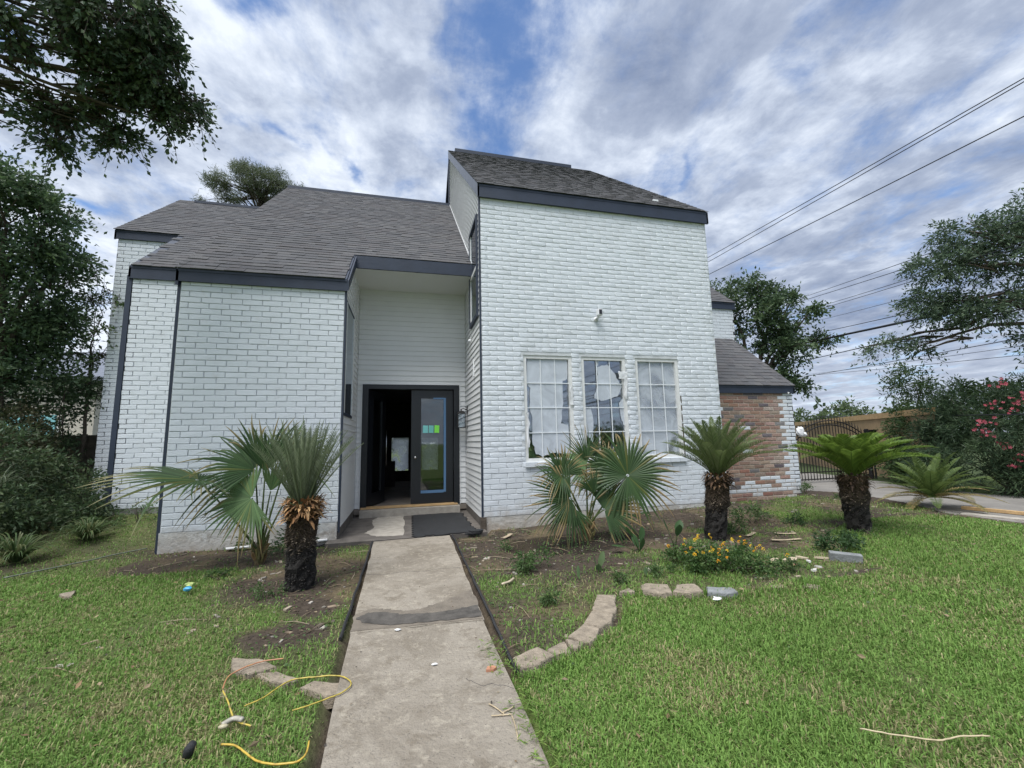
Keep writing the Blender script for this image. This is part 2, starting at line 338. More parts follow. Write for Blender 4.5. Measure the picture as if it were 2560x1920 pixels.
def brick_wall(wall, x0, x1, z0, z1, y, style, mkey, holes=(), seed=0, colfn=None, soft_above=None, minlen=.05):
    r = np.random.default_rng(seed)
    nrow = int(math.ceil((z1-z0)/PITCH))
    for k in range(nrow):
        za = z0+k*PITCH; zb = min(za+BH, z1)
        if zb-za < .015: continue
        off = (PX/2 if k % 2 else 0)+r.uniform(-.02, .02)
        xs = x0-off
        while xs < x1:
            a, b = max(xs, x0+(.004 if style != 'soft' else .0)+r.uniform(0, .006)), min(xs+BL, x1-r.uniform(0, .006)); xs += PX
            segs = [(a, b)]
            for (hx0, hx1, hz0, hz1) in holes:
                if zb > hz0+.005 and za < hz1-.005:
                    n2 = []
                    for p, q in segs:
                        if q <= hx0 or p >= hx1: n2.append((p, q)); continue
                        if p < hx0: n2.append((p, hx0))
                        if q > hx1: n2.append((hx1, q))
                    segs = n2
            for p, q in segs:
                if q-p < minlen: continue
                st, mk = style, mkey
                if soft_above is not None:
                    st = 'soft' if za > soft_above+r.uniform(-.12, .12)+.1*math.sin(p*2.1) else 'crisp'
                c = colfn(p, q, za, r) if colfn else None
                if c is not None and len(c) == 4: mk = c[3]; c = c[:3]
                full = (q-p) > BL-.012 and (zb-za) > BH-.002
                dep = math.hypot(*(np.array([(p+q)/2, y, za])-CAM)[[0, 1]])
                fo = (np.array([(p+q)/2, y, za])-CAM)@_f
                CAND.append(dict(wall=wall, p=p, q=q, za=za, zb=zb, y=y, st=st, mk=mk, c=c, full=full, v=int(r.integers(7)), sc=(1/fo if full else 0), dy=r.uniform(-.002, .002), rot=r.uniform(-.006, .006)))
def emit_bricks(limit=300):
    order = sorted(range(len(CAND)), key=lambda i: -CAND[i]['sc'])
    # hold back the ones behind the planting
    pick = set(order[:limit]); cache = {}; agg = {}
    for i, b in enumerate(CAND):
        V, F = VAR[b['st']][b['v']]
        if i in pick:
            key = (b['st'], b['v'], b['mk'], b['c'])
            if key not in cache:
                g = Geo(); g.add(V, F, b['c']); me = g.mesh('brick', smooth=(b['st'] == 'soft')); me.materials.append(M[b['mk']]); cache[key] = me
            inst('brick', cache[key], b['wall'], Matrix.Translation((b['p'], b['y']+b['dy'], b['za']))@Matrix.Rotation(b['rot'], 4, 'Y'))
        else:
            g = agg.setdefault((b['wall'].name, b['st'], b['mk']), [Geo(), b])[0]
            v = V*np.array([(b['q']-b['p'])/BL, 1, (b['zb']-b['za'])/BH])+np.array([b['p'], b['y']+b['dy'], b['za']])
            g.add(v, F, b['c'] if b['c'] else (1, 1, 1))
    for (wn, st, mk), (g, b) in agg.items():
        g.obj('remaining_bricks', M[mk], b['wall'], smooth=(st == 'soft'), kind='stuff')
def rects_around(x0, x1, z0, z1, holes):
    """split a wall rectangle into strips round its openings (openings share one height band)"""
    if not holes: return [(x0, x1, z0, z1)]
    hz0, hz1 = min(h[2] for h in holes), max(h[3] for h in holes); out = [(x0, x1, z0, hz0), (x0, x1, hz1, z1)]
    xs = x0
    for h in sorted(holes):
        out.append((xs, h[0], hz0, hz1)); xs = h[1]
    out.append((xs, x1, hz0, hz1)); return [r_ for r_ in out if r_[1]-r_[0] > .001 and r_[3]-r_[2] > .001]

WZ0, WZ1 = 1.055, 2.90
HOLES = [(1.965, 2.865, WZ0, WZ1), (3.045, 3.925, WZ0, WZ1), (4.125, 5.035, WZ0, WZ1)]
# tower front
g = Geo()
for a, b, c, d in rects_around(A, Bx, .20, 5.78, HOLES): g.box(a, b, T, T+.16, c, d)
w_tower = g.obj('brick_wall', M['mortar2'], house)
brick_wall(w_tower, A, Bx, .205, 5.76, T, 'soft', 'slurry', HOLES, 11, soft_above=1.05)
for b in CAND:
    if b['st'] == 'crisp': b['mk'] = 'brick'
g = Geo(); g.box(A+.02, Bx+.01, T-.005, T+.15, -.3, .198); g.obj('slab_edge', M['concrete_white'], w_tower)
# main front
g = Geo(); g.box(E0, C0, T, T+.16, .27, 3.88); w_main = g.obj('brick_wall', M['mortar'], house)
brick_wall(w_main, E0, C0, .275, 3.86, T, 'crisp', 'brick', (), 12)
g = Geo(); g.box(E0-.01, C0-.01, T-.012, T+.15, -.3, .268); g.obj('slab_edge', M['concrete_white'], w_main)
# left wing, near and far faces
g = Geo(); g.box(G0, E0+.3, YB, YB+.16, .40, 4.60); w_b = g.obj('brick_wall', M['mortar'], house)
brick_wall(w_b, G0, E0+.3, .40, 4.56, YB, 'crisp', 'brick', (), 13)
g = Geo(); g.box(G0, E0+.3, YB-.01, YB+.15, -.2, .398); g.obj('slab_edge', M['slab_dark'], w_b)
g = Geo(); g.box(K0, G0+.3, YC, YC+.16, .40, 6.05); w_c = g.obj('brick_wall', M['mortar'], house)
brick_wall(w_c, K0, G0+.05, .40, 6.03, YC, 'crisp', 'brick', (), 14)
g = Geo(); g.box(K0, G0+.2, YC-.01, YC+.15, -.2, .398); g.obj('slab_edge', M['slab_dark'], w_c)
# right low wing: bare brick with a white painted corner and foot
WX, WY = 8.765, 8.016
def wing_col(p, q, z, r):
    m = (p+q)/2
    edge = WX-.14+.05*math.sin(z*9)
    if m > WX-.34+.02*math.sin(z*9) or (.1 < z < .28 and r.random() < .92) or (.28 < z < .44 and r.random() < .2): return (1., 1., 1., 'brick')
    if r.random() < .03: return (1., 1., 1., 'brick')
    c = REDS[int(r.integers(len(REDS)))]; k = r.uniform(.85, 1.15); wsh = r.uniform(0, .25) if q > edge-.5 else r.uniform(0, .08)
    return tuple(round(float(x*k*(1-wsh)+.6*wsh), 2) for x in c)
g = Geo(); g.box(Bx-.1, WX, WY, WY+.16, -.1, 2.42); w_wing = g.obj('brick_wall', M['buffmortar'], house)
brick_wall(w_wing, Bx, WX, .008, 2.40, WY, 'red', 'redbrick', (), 15, colfn=wing_col)
for b in CAND:
    if b['wall'] is w_wing and b['mk'] == 'brick': b['st'] = 'red'
# upper block behind the low wing
UX, UY = 8.93, 9.75
g = Geo(); g.box(Bx, UX, UY, UY+.16, 2.0, 5.0); w_up = g.obj('brick_wall', M['mortar'], house)
brick_wall(w_up, 7.8, UX, 3.2, 4.98, UY, 'crisp', 'brick', (), 16)
emit_bricks()

# plain side, rear and inner walls that close the house
g = Geo()
g.prism([(T+.02, 0), (15.5, 0), (15.5, 7.6), (YR, 10.3), (T+.02, 5.85)], Bx-.15, Bx-.002, 'x')
g.prism([(T+.02, 0), (YB+.02, 0), (YB+.02, 5.5), (T+.02, 3.9)], E0+.002, E0+.14, 'x')
g.prism([(YB, 0), (15.5, 0), (15.5, 7.0), (YB, 5.4)], E0+.31, E0+.40, 'x')
g.prism([(YB, -.2), (YC, -.2), (YC, 6.0), (YB, 4.65)], G0+.002, G0+.14, 'x')
g.prism([(YC, -.2), (15.5, -.2), (15.5, 5.8), (YR3, 8.1), (YC, 6.1)], K0+.002, K0+.14, 'x')
g.prism([(WY, 0), (15.5, 0), (15.5, 3.8), (UY, 4.0), (WY, 2.5)], WX-.15, WX-.002, 'x')
g.prism([(UY, 0), (15.5, 0), (15.5, 3.8), (13, 7.6), (UY, 5.1)], UX-.15, UX-.002, 'x')
[g.box(q0, q1, 15.5, 15.62, z0_, z1_) for q0, q1, z0_, z1_ in ((K0, -1.4, -.2, 5.5), (2., UX, -.2, 5.5), (-1.4, 2., 2.2, 5.5))]; 
g.obj('side_wall', M['brick'], house)
g = Geo(); g.box(A+.1, Bx-.1, 11.0, 11.1, 0, 5.7); g.box(A+.1, Bx-.1, T+.17, 11.0, .1, .14); g.box(A+.1, Bx-.1, T+.17, 11, 3.2, 3.24)
g.obj('front_room', M['tan_room'], house)
# hall behind the front door
IW = [(-.47, .10, .49, 1.61), (.525, 1.09, .49, 1.59)]
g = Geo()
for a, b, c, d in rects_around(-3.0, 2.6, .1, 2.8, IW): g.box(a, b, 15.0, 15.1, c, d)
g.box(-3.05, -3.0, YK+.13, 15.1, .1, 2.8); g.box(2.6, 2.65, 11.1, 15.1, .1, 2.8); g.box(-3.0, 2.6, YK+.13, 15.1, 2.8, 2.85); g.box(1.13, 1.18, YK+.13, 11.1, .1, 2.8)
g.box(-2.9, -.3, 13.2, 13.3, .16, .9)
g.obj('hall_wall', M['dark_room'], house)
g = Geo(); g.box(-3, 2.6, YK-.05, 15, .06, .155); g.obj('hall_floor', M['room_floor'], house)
for a, b, c, d in IW:
    g = Geo(); n = 12; pts = [(a-.02+(b-a+.04)*i/n, d+.02-.03*rng.random()) for i in range(n+1)]+[(b+.02-.04*rng.random()-(b-a+.04)*i/n, c-.02+.09*rng.random()) for i in range(n+1)]
    g.prism(pts, 14.97, 14.99, 'y'); g.obj('window_film', M['glow'], house)
for i, (a, b, c, d) in enumerate(IW):
    g = Geo()
    for q in (a-.03, b-.01): g.box(q, q+.04, 14.94, 15.0, c-.03, d+.03)
    for q in (c-.03, d-.01): g.box(a-.03, b+.03, 14.95, 15.0, q, q+.04)
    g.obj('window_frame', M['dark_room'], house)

# siding: boards lapped one over the next
def board(parent, P, n, pb=.017, pt=.002, name='siding_board'):
    """P: four outline corners (bottom a, bottom b, top b, top a) on the wall plane; n: outward normal"""
    P = np.array(P, float); n = np.array(n, float)
    v = np.concatenate([P, P+n*np.array([pb, pb, pt, pt])[:, None]])
    g = Geo(); g.add(v, np.array([(4, 5, 6, 7), (0, 1, 5, 4), (1, 2, 6, 5), (2, 3, 7, 6), (3, 0, 4, 7)]))
    return g.obj(name, M['siding'], parent)
SP = .1055
g = Geo()
for a, b, c, d in [(C0, -.83, .16, 2.64), (1.065, A, .16, 2.64), (C0, A, 2.60, 5.68)]: g.box(a, b, YK+.012, YK+.12, c, d)
w_back = g.obj('entry_wall', M['siding'], house)
z = .17
while z < 4.60:
    zt = min(z+SP, 4.62)
    if z < 2.58:
        for a, b in ((C0+.02, -.87), (1.105, A-.015)): board(w_back, [(a, YK+.01, z), (b, YK+.01, z), (b, YK+.01, zt), (a, YK+.01, zt)], (0, -1, 0))
    else: board(w_back, [(C0+.02, YK+.01, z), (A-.015, YK+.01, z), (A-.015, YK+.01, zt), (C0+.02, YK+.01, zt)], (0, -1, 0))
    z += SP
def side_boards(parent, x, nx, ylo, yhi, z0, z1, hole):
    z = z0
    while z < z1:
        zt = z+SP; a0, a1, b0, b1 = ylo(z), ylo(zt), yhi(z), yhi(zt)
        segs = [(a0, b0, b1, a1)]
        if z > hole[2]-.05 and zt < hole[3]+.05: segs = [(a0, hole[0], hole[0], a1), (hole[1], b0, b1, hole[1])]
        for p, q, r_, s_ in segs:
            if max(q-p, r_-s_) > .02: board(parent, [(x, p, z), (x, q, z), (x, r_, zt), (x, s_, zt)], (nx, 0, 0))
        z += SP
# tower side wall (faces left)
SW = (7.20, 8.10, 3.62, 5.55)
g = Geo(); g.prism([(T+.16, 0), (12.30, 0), (12.30, 10.35), (T+.02, 5.85), (T+.02, 5.5)], A+.004, A+.12, 'x'); g.box(A+.004, A+.12, T+.01, T+.16, 0, 5.6)
w_side = g.obj('tower_side_wall', M['siding'], house)
rl = lambda z: max(T+.045, (z-5.99)/.838+T+.02)
side_boards(w_side, A+.003, -1, rl, lambda z: YK if z < 4.9 else min(12.28, (z-4.045)/S+T+.25), .16, 10.25, SW)
# alcove side wall (faces right)
LW = (7.06, 8.16, 1.88, 3.75)
g = Geo(); g.prism([(T+.02, .14), (YK+.1, .14), (YK+.1, 5.65), (T+.02, 3.98)], C0-.12, C0-.004, 'x'); w_alc = g.obj('alcove_side_wall', M['siding'], house)
side_boards(w_alc, C0-.003, 1, lambda z: max(T+.05, (z-3.9)/S+T), lambda z: YK, .17, 4.75, LW)
g = Geo(); g.box(C0-.12, C0+.012, T+.03, YK, -.2, .165); g.box(A-.012, A+.1, T+.03, YK, -.2, .155); g.box(C0, -.86, YK-.012, YK+.1, -.2, .155); g.box(1.06, A, YK-.012, YK+.1, -.2, .155)
g.obj('slab_edge', M['pad'], house)
# corner trims
g = Geo(); g.box(A-.030, A-.004, T-.012, T+.035, .02, 5.79); g.obj('corner_trim', M['navy'], house)
g = Geo(); g.box(A-.032, A-.002, T+.036, T+.044, .18, 5.8); g.obj('corner_channel', M['plastic_white'], house)
g = Geo(); g.box(A-.05, A+.04, T-.03, T+.05, -.1, .2); g.obj('corner_stub', M['bark'], house)
g = Geo(); g.box(C0+.004, C0+.028, T-.01, T+.04, .12, 3.9); g.obj('corner_trim', M['navy'], house)
g = Geo(); g.box(E0-.045, E0-.006, T+.004, T+.06, .0, 3.9); g.obj('corner_trim', M['navy'], house)
g = Geo(); g.box(G0-.085, G0-.004, YB-.02, YB+.05, .25, 4.6); g.obj('corner_trim', M['navy'], house)

# ---- roofs
def shingle_shape(wd, th, ex):
    v = [(0, 0, .001), (wd, 0, .001), (wd, ex+.01, .001), (0, ex+.01, .001), (0, 0, th+.004), (wd, 0, th+.004), (wd, ex+.01, .002), (0, ex+.01, .002)]
    return np.array(v, float), np.array([(4, 5, 6, 7), (0, 1, 5, 4), (1, 2, 6, 5), (3, 0, 4, 7)])
WID = [.13, .16, .19, .22, .26, .31]; EX = .143
TONE = [(.100, .101, .107), (.108, .108, .113), (.092, .092, .098), (.104, .101, .105), (.116, .115, .118)]
ROOFT = []; RC = []
def roof(parts, skip=None):
    pass
def roof_field(parent, x0, x1, ye, ze, yr, seed, slope=S, skip=None, first=0.):
    r = np.random.default_rng(seed); ang = math.atan(slope); Ls = (yr-ye)/math.cos(ang); n = int(Ls/EX)+1
    for k in range(n):
        s0 = k*EX; y = ye+s0*math.cos(ang); z = ze+s0*math.sin(ang); x = x0-r.uniform(0, .2); thick = bool(r.integers(2))
        if y > yr: break
        while x < x1:
            wd = WID[int(r.integers(6))]; a, b = max(x, x0), min(x+wd, x1); x += wd; thick = not thick
            if skip and skip(a, b, y):
                if a < C0 < b and y < 7.86: b = C0
                else: continue
            if b-a < .03: continue
            full = abs((b-a)-wd) < 1e-6; fo = (np.array([a, y, z])-CAM)@_f
            RC.append(dict(p=parent, a=a, b=b, y=y+r.uniform(-.004, .004), z=z, ang=ang, w=wd, th=.009 if thick else .005, t=int(r.integers(5)), full=full, sc=(1/fo if full and wd > .2 else 0)))
def emit_shingles(limit=300):
    order = set(sorted(range(len(RC)), key=lambda i: -RC[i]['sc'])[:limit]); cache = {}; agg = {}
    for i, b in enumerate(RC):
        V, F = shingle_shape(b['w'], b['th'], EX)
        Mx = Matrix.Translation((b['a'], b['y'], b['z']))@Matrix.Rotation(b['ang'], 4, 'X')
        if i in order:
            key = (b['w'], b['th'], b['t'])
            if key not in cache:
                g = Geo(); g.add(V, F, TONE[b['t']]); me = g.mesh('shingle'); me.materials.append(M['shingle']); cache[key] = me
            inst('shingle', cache[key], b['p'], Mx)
        else:
            g = agg.setdefault(id(b['p']), [Geo(), b['p']])[0]
            v = V*np.array([(b['b']-b['a'])/b['w'], 1, 1]); m = np.array(Mx); g.add(v@m[:3, :3].T+m[:3, 3], F, TONE[b['t']])
    for g, p in agg.values(): g.obj('remaining_shingles', M['shingle'], p, kind='stuff')
def deck(name, pts, x0, x1, th=.05, m='navy'):
    """pts: (y,z) line of the roof top from eave to back; a slab th thick under it"""
    g = Geo(); low = [(y, z-th) for y, z in pts][::-1]
    g.prism(pts+low, x0, x1, 'x'); return g.obj(name, M[m], house)
OV = .06
# main roof
ze_m = 4.045
zat = lambda y: ze_m+S*(y-(T-OV))
r_main = deck('roof', [(7.88, zat(7.88)-.004), (YR, zat(YR)-.004), (15.7, zat(YR)-.004-S*(15.7-YR))], E0-.03, A+.0)
g = Geo(); g.prism([(T-OV, ze_m-.004), (7.88, zat(7.88)-.004), (7.88, zat(7.88)-.05), (T-OV, ze_m-.05)], E0-.03, C0+.03, 'x'); g.obj('roof_deck', M['navy'], r_main)
roof_field(r_main, E0-.06, A, T-OV-.02, ze_m-.012, YR, 21, skip=lambda a, b, y: (b > C0+.03 and y < 7.86))
g = Geo(); g.box(E0-.05, A, YR-.10, YR+.12, zat(YR)-.10, zat(YR)+.012); g.obj('ridge_vent', M['navy'], r_main)
# fascias
def fascia(name, x0, x1, y, z0, z1, th=.035, m='navy'): 
    g = Geo(); g.box(x0, x1, y-th, y, z0, z1); return g.obj(name, M[m], house)
fascia('fascia_board', E0-.055, C0+.035, T-.015, 3.845, ze_m-.015)
g = Geo(); g.prism([(T-.05, 3.85), (T-.05, ze_m-.02), (7.9, zat(7.9)-.02), (7.9, zat(7.9)-.22)], C0+.036, C0+.06, 'x'); g.obj('fascia_return', M['navy'], house)
g = Geo(); g.prism([(T-.05, 3.78), (T-.05, ze_m-.02), (YR, zat(YR)-.02), (YR, zat(YR)-.22), (T+.2, 3.86)], E0-.055, E0-.02, 'x'); g.obj('rake_board', M['navy'], house)
fascia('fascia_board', C0+.06, A-.02, 7.905, 4.622, 4.825)
g = Geo(); g.box(C0, A, 7.88, YK+.02, 4.624, 4.64); g.obj('soffit', M['soffit'], house)
g = Geo(); g.box(C0, A, YK+.121, YK+.2, 4.5, 5.7); g.obj('alcove_header', M['soffit'], house)
# flashing where the main roof meets the tower
g = Geo(); g.prism([(7.9, zat(7.9)-.01), (YR, zat(YR)-.01), (YR, zat(YR)+.045), (7.86, zat(7.86)+.045)], A-.022, A-.012, 'x'); g.obj('roof_flashing', M['plastic_white'], r_main)
# tower roof
zt = lambda y: 5.99+.838*(y-(T-OV))
r_tow = deck('roof', [(T-OV, 5.986), (YR, zt(YR)-.004), (15.7, zt(YR)-S*(15.7-YR))], A-.03, Bx+.02)
roof_field(r_tow, A-.06, Bx+.05, T-OV-.02, 5.98, YR, 22, slope=.838)
g = Geo(); g.box(A+.15, Bx-.65, YR-.10, YR+.12, zt(YR)-.06, zt(YR)+.05); g.obj('ridge_vent', M['navy'], r_tow)
fascia('fascia_board', A-.05, Bx+.045, T-.02, 5.735, 5.975)
g = Geo(); g.prism([(T-.055, 5.74), (T-.055, 5.985), (YR, zt(YR)-.01), (YR, zt(YR)-.25)], A-.055, A-.02, 'x'); g.obj('rake_board', M['rake'], house)
g = Geo(); g.prism([(T-.055, 5.74), (T-.055, 5.985), (YR, zt(YR)-.01), (YR, zt(YR)-.25)], Bx+.012, Bx+.05, 'x'); g.obj('rake_board', M['rake'], house)
g = Geo(); g.box(A-.045, A-.002, YR+.01, YR+.05, 7.9, zt(YR)-.05); g.obj('corner_trim', M['navy'], house)
# roof vent pipe cap near the tower eave
g = Geo(); g.box(5.0, 5.12, 7.35, 7.45, zt(7.35)+.01, zt(7.35)+.06); g.obj('roof_jack', M['plastic_white'], r_tow)
# left wing roof
zl = lambda y: 4.78+.861*(y-(YB-OV)) 
r_l = deck('roof', [(YB-OV, 4.776), (YR3, zl(YR3)-.004), (15.7, zl(YR3)-S*(15.7-YR3))], G0-.03, E0+.5)
g = Geo(); g.prism([(YC-OV, zl(YC-OV)-.004), (YR3, zl(YR3)-.004), (15.7, zl(YR3)-S*(15.7-YR3)), (15.7, zl(YR3)-S*(15.7-YR3)-.05), (YR3, zl(YR3)-.05), (YC-OV, zl(YC-OV)-.05)], K0-.03, G0-.031, 'x'); g.obj('roof_deck', M['navy'], r_l)
roof_field(r_l, K0-.06, E0+.1, YB-OV-.02, 4.768, YR3, 23, slope=.861, skip=lambda a, b, y: (b < G0-.04 and y < YC-OV-.03) or (a < G0-.06 and y < YC-OV-.03))
g = Geo(); g.box(K0+.35, E0+.1, YR3-.08, YR3+.1, zl(YR3)-.04, zl(YR3)+.03); g.obj('ridge_vent', M['navy'], r_l)
fascia('fascia_board', G0-.055, E0+.1, YB-.015, 4.53, 4.765)
fascia('fascia_board', K0-.055, G0-.02, YC-.015, 5.98, zl(YC-OV)-.015)
g = Geo(); g.prism([(YC-.05, 5.95), (YC-.05, zl(YC)-.06), (YR3, zl(YR3)-.02), (YR3, zl(YR3)-.22)], K0-.055, K0-.02, 'x'); g.prism([(YB-.05, 4.55), (YB-.05, 4.765), (YC, zl(YC)-.02), (YC, zl(YC)-.22)], G0-.055, G0-.02, 'x'); g.obj('rake_board', M['navy'], house)
# low right wing roof and the block behind
zw = lambda y: 2.563+.86*(y-(WY-OV))
r_w = deck('roof', [(WY-OV, 2.559), (UY, zw(UY)-.004)], Bx-.02, WX+.02)
roof_field(r_w, Bx+.002, WX+.05, WY-OV-.02, 2.55, UY+.02, 24, slope=.86)
fascia('fascia_board', Bx-.01, WX+.04, WY-.015, 2.375, 2.548, m='navy')
g = Geo(); g.prism([(WY-.05, 2.38), (WY-.05, 2.55), (UY, zw(UY)-.02), (UY, zw(UY)-.2)], WX+.012, WX+.045, 'x'); g.obj('rake_board', M['navy'], house)
zu = lambda y: 5.15+.86*(y-(UY-OV))
r_u = deck('roof', [(UY-OV, 5.146), (13, zu(13)), (15.7, zu(13)-S*2.7)], Bx-.02, UX+.02)
roof_field(r_u, 7.4, UX+.05, UY-OV-.02, 5.138, 12.9, 25, slope=.86)
fascia('fascia_board', Bx-.01, UX+.04, UY-.015, 4.95, 5.136)
# mortar lumps left hanging under the low wing fascia
for i, x in enumerate((6.02, 6.30, 6.62, 8.62)):
    g = Geo(); g.ico((x, WY-.055, 2.385), .022, rough=.3, seg=7, rings=4); g.obj('mortar_lump', M['plastic_white'], house)
emit_shingles()

# ---- three front windows
def ragged(pts, amp, sub=4, r=rng):
    out = []
    for i in range(len(pts)):
        p, q = np.array(pts[i]), np.array(pts[(i+1) % len(pts)])
        for k in range(sub): out.append(tuple(p+(q-p)*k/sub+(r.uniform(-amp, amp, 2) if k else 0)))
    return out
def front_window(x0, x1, z0, z1, films, spray):
    g = Geo(); y0 = T+.015; w_ = .058
    g.box(x0, x0+w_, y0, y0+.09, z0, z1); g.box(x1-w_, x1, y0, y0+.09, z0, z1); g.box(x0+w_, x1-w_, y0, y0+.088, z1-w_, z1); g.box(x0+w_, x1-w_, y0, y0+.088, z0, z0+w_)
    wf = g.obj('window', M['frame'], house)
    g = Geo(); g.box(x0+w_-.01, x1-w_+.01, y0+.045, y0+.051, z0+w_-.01, z1-w_+.01); g.obj('pane', M['glass'], wf)
    xs = [x0+w_+(x1-x0-2*w_)*t for t in (.335, .675)]
    for x in xs:
        g = Geo(); g.box(x-.0075, x+.0075, y0+.018, y0+.026, z0+w_, z1-w_); g.obj('muntin', M['muntin'], wf)
    for k in (1, 2, 3):
        zz = z0+w_+(z1-z0-2*w_)*k/4; g = Geo(); g.box(x0+w_, x1-w_, y0+.019, y0+.027, zz-.0075, zz+.0075); g.obj('muntin', M['muntin'], wf)
    W_, H_ = x1-x0-2*w_, z1-z0-2*w_
    for pts in films:
        P = [(x0+w_+u*W_, z0+w_+v*H_) for u, v in pts]; P = ragged(P, .012, 4)
        g = Geo(); g.prism(P, y0+.030, y0+.0315, 'y'); g.obj('masking_film', M['film'], wf)
    if spray:
        g = Geo(); g.box(x0+w_, x1-w_, y0+.040, y0+.041, z0+w_, z1-w_); g.obj('overspray', M['haze_spray'], wf)
    return wf
front_window(*HOLES[0], [[(.04, 1.0), (.98, 1.0), (.97, .80), (.86, .78), (.86, .55), (.78, .34), (.95, .33), (.97, .03), (.60, .05), (.35, .02), (.18, .04), (.10, .18), (.12, .40), (.06, .52), (.09, .70), (.01, .74)]], False)
front_window(*HOLES[1], [[(.33, .93), (.62, .96), (.80, .87), (.88, .80), (.98, .72), (.86, .62), (.42, .57), (.25, .60), (.34, .74), (.36, .84)], [(0, .48), (.14, .50), (.20, .36), (.16, .14), (.02, .22)], [(.88, .55), (1, .60), (1, .3), (.93, .36)], [(.32, 1.0), (.40, 1.0), (.38, .94), (.33, .95)]], False)
front_window(*HOLES[2], [], True)
# torn flaps of masking plastic caught on the frames
for (x, z, sx, sz) in [(3.86, 2.57, .09, .07), (3.90, 2.35, .03, .22), (2.84, 2.18, .03, .16), (2.02, 1.6, .02, .3)]:
    g = Geo(); n = 7; gx, gz = np.meshgrid(np.linspace(-1, 1, n), np.linspace(-1, 1, n)); v = np.stack([x+gx*sx+rng.uniform(-.01, .01, gx.shape), T-.004-.02*rng.random(gx.shape), z+gz*sz+rng.uniform(-.012, .012, gz.shape)], -1).reshape(-1, 3)
    i, j = np.meshgrid(range(n-1), range(n-1), indexing='ij'); g.add(v, np.stack([i*n+j, i*n+j+1, (i+1)*n+j+1, (i+1)*n+j], -1).reshape(-1, 4)); g.obj('torn_film', M['plastic_white'], house, smooth=True)
# brick sill under each window: a run of headers
for (x0, x1, _, _) in [(1.955, 3.96, 0, 0), (4.11, 5.06, 0, 0)]:
    x = x0
    while x < x1-.03:
        wd = min(.2, x1-x); g = Geo(); g.box(x, x+wd-.006, T-.045-rng.uniform(0, .004), T+.02, .972+rng.uniform(-.002, .002), 1.05+rng.uniform(-.003, .003)); g.obj('sill_brick', M['brick'], house); x += wd
# bare brick jamb on the right of the third window
g = Geo(); g.box(5.036, 5.058, T-.006, T+.012, 1.05, 2.2); g.obj('bare_jamb', M['bark'], house)

# side windows of tower and alcove
def side_window(x, nx, y0, y1, z0, z1, fm, midrail):
    g = Geo(); a, b = sorted((x-.004*nx, x+(.045 if midrail else .022)*nx)); w_ = .055 if midrail else .035
    g.box(a, b, y0, y0+w_, z0, z1); g.box(a, b, y1-w_, y1, z0, z1); g.box(a, b, y0+w_, y1-w_, z1-w_, z1); g.box(a, b, y0+w_, y1-w_, z0, z0+w_*1.3)
    f_ = g.obj('window', M[fm], house)
    g = Geo(); a, b = sorted((x, x+.03*nx)); q = .04
    for bb in [(y0+w_, y0+w_+q, z0+w_, z1-w_), (y1-w_-q, y1-w_, z0+w_, z1-w_)]+([(y0+w_+q, y1-w_-q, (z0+z1)/2-.03, (z0+z1)/2+.03)] if midrail else []):
        g = Geo(); g.box(a, b, *bb); g.obj('sash', M['frame'], f_)
    g = Geo(); a, b = sorted((x+.012*nx, x+.016*nx)); g.box(a, b, y0+w_, y1-w_, z0+w_, z1-w_); g.obj('pane', M['glass'], f_)
    g = Geo(); a, b = sorted((x+.002*nx, x+.008*nx)); g.box(a, b, y0+w_+.002, y1-w_-.002, z0+w_+.002, z1-w_-.002); g.obj('pane_backing', M['siding' if midrail else 'plastic_white'], f_)  # added pale panel; in the tower window it stands in for reflected sky
side_window(A-.002, -1, *SW, 'navy', True)
side_window(C0+.002, 1, *LW, 'navy', False)

# ---- front doors
DX0, DX1, DZ0, DZ1 = -.858, 1.092, .158, 2.616
g = Geo(); q = .115
g.box(DX0, DX0+q, YK-.03, YK+.12, DZ0, DZ1); g.box(DX1-q, DX1, YK-.03, YK+.12, DZ0, DZ1); g.box(DX0+q, DX1-q, YK-.028, YK+.118, DZ1-.09, DZ1)
g.obj('door_frame', M['black'], house)
g = Geo(); g.box(DX0-.02, DX0-.003, YK-.02, YK+.01, DZ0, DZ1+.02); g.box(DX1+.003, DX1+.02, YK-.02, YK+.01, DZ0, DZ1+.02); g.box(DX0-.003, DX1+.003, YK-.019, YK+.009, DZ1+.003, DZ1+.02); g.obj('door_trim', M['plastic_white'], house)
g = Geo(); g.box(DX0+.02, DX1-.05, YK-.10, YK+.10, .158, .185); g.obj('threshold', M['wood'], house)
def leaf_door(glass_x, tape):
    W_, H_ = .86, 2.32; g = Geo(); a, b, c, d = glass_x
    g.box(0, a, 0, .045, 0, H_); g.box(b, W_, 0, .045, 0, H_); g.box(a, b, .0005, .0445, 0, c); g.box(a, b, .0005, .0445, d, H_)
    o = g.obj('door', M['black'], house)
    g = Geo(); g.box(a, b, .02, .026, c, d); g.obj('glass', M['doorglass'], o)
    g = Geo(); m = .018
    for s0, s1 in ((-.006, 0), (.0455, .051)):
        g.box(a-m, a, s0, s1, c-m, d+m); g.box(b, b+m, s0, s1, c-m, d+m); g.box(a, b, s0, s1, c-m, c); g.box(a, b, s0, s1, d, d+m)
    g.obj('glass_bead', M['black'], o); return o
dr = leaf_door((.20, .70, .23, 2.15), True); dr.location = (.105, YK+.055, .19)
g = Geo(); g.box(.665, .712, -.0095, -.0075, .215, 2.16); g.box(.20, .664, -.0095, -.0075, .205, .262); g.box(.45, .664, -.0095, -.0075, 2.135, 2.165); g.obj('masking_tape', M['tape'], dr)
g = Geo(); g.ico((.085, -.045, .93), .030, seg=12, rings=8); g.tube([(.085, 0, .93), (.085, -.03, .93)], .012, 8); g.obj('handle', M['chrome'], dr, smooth=True)
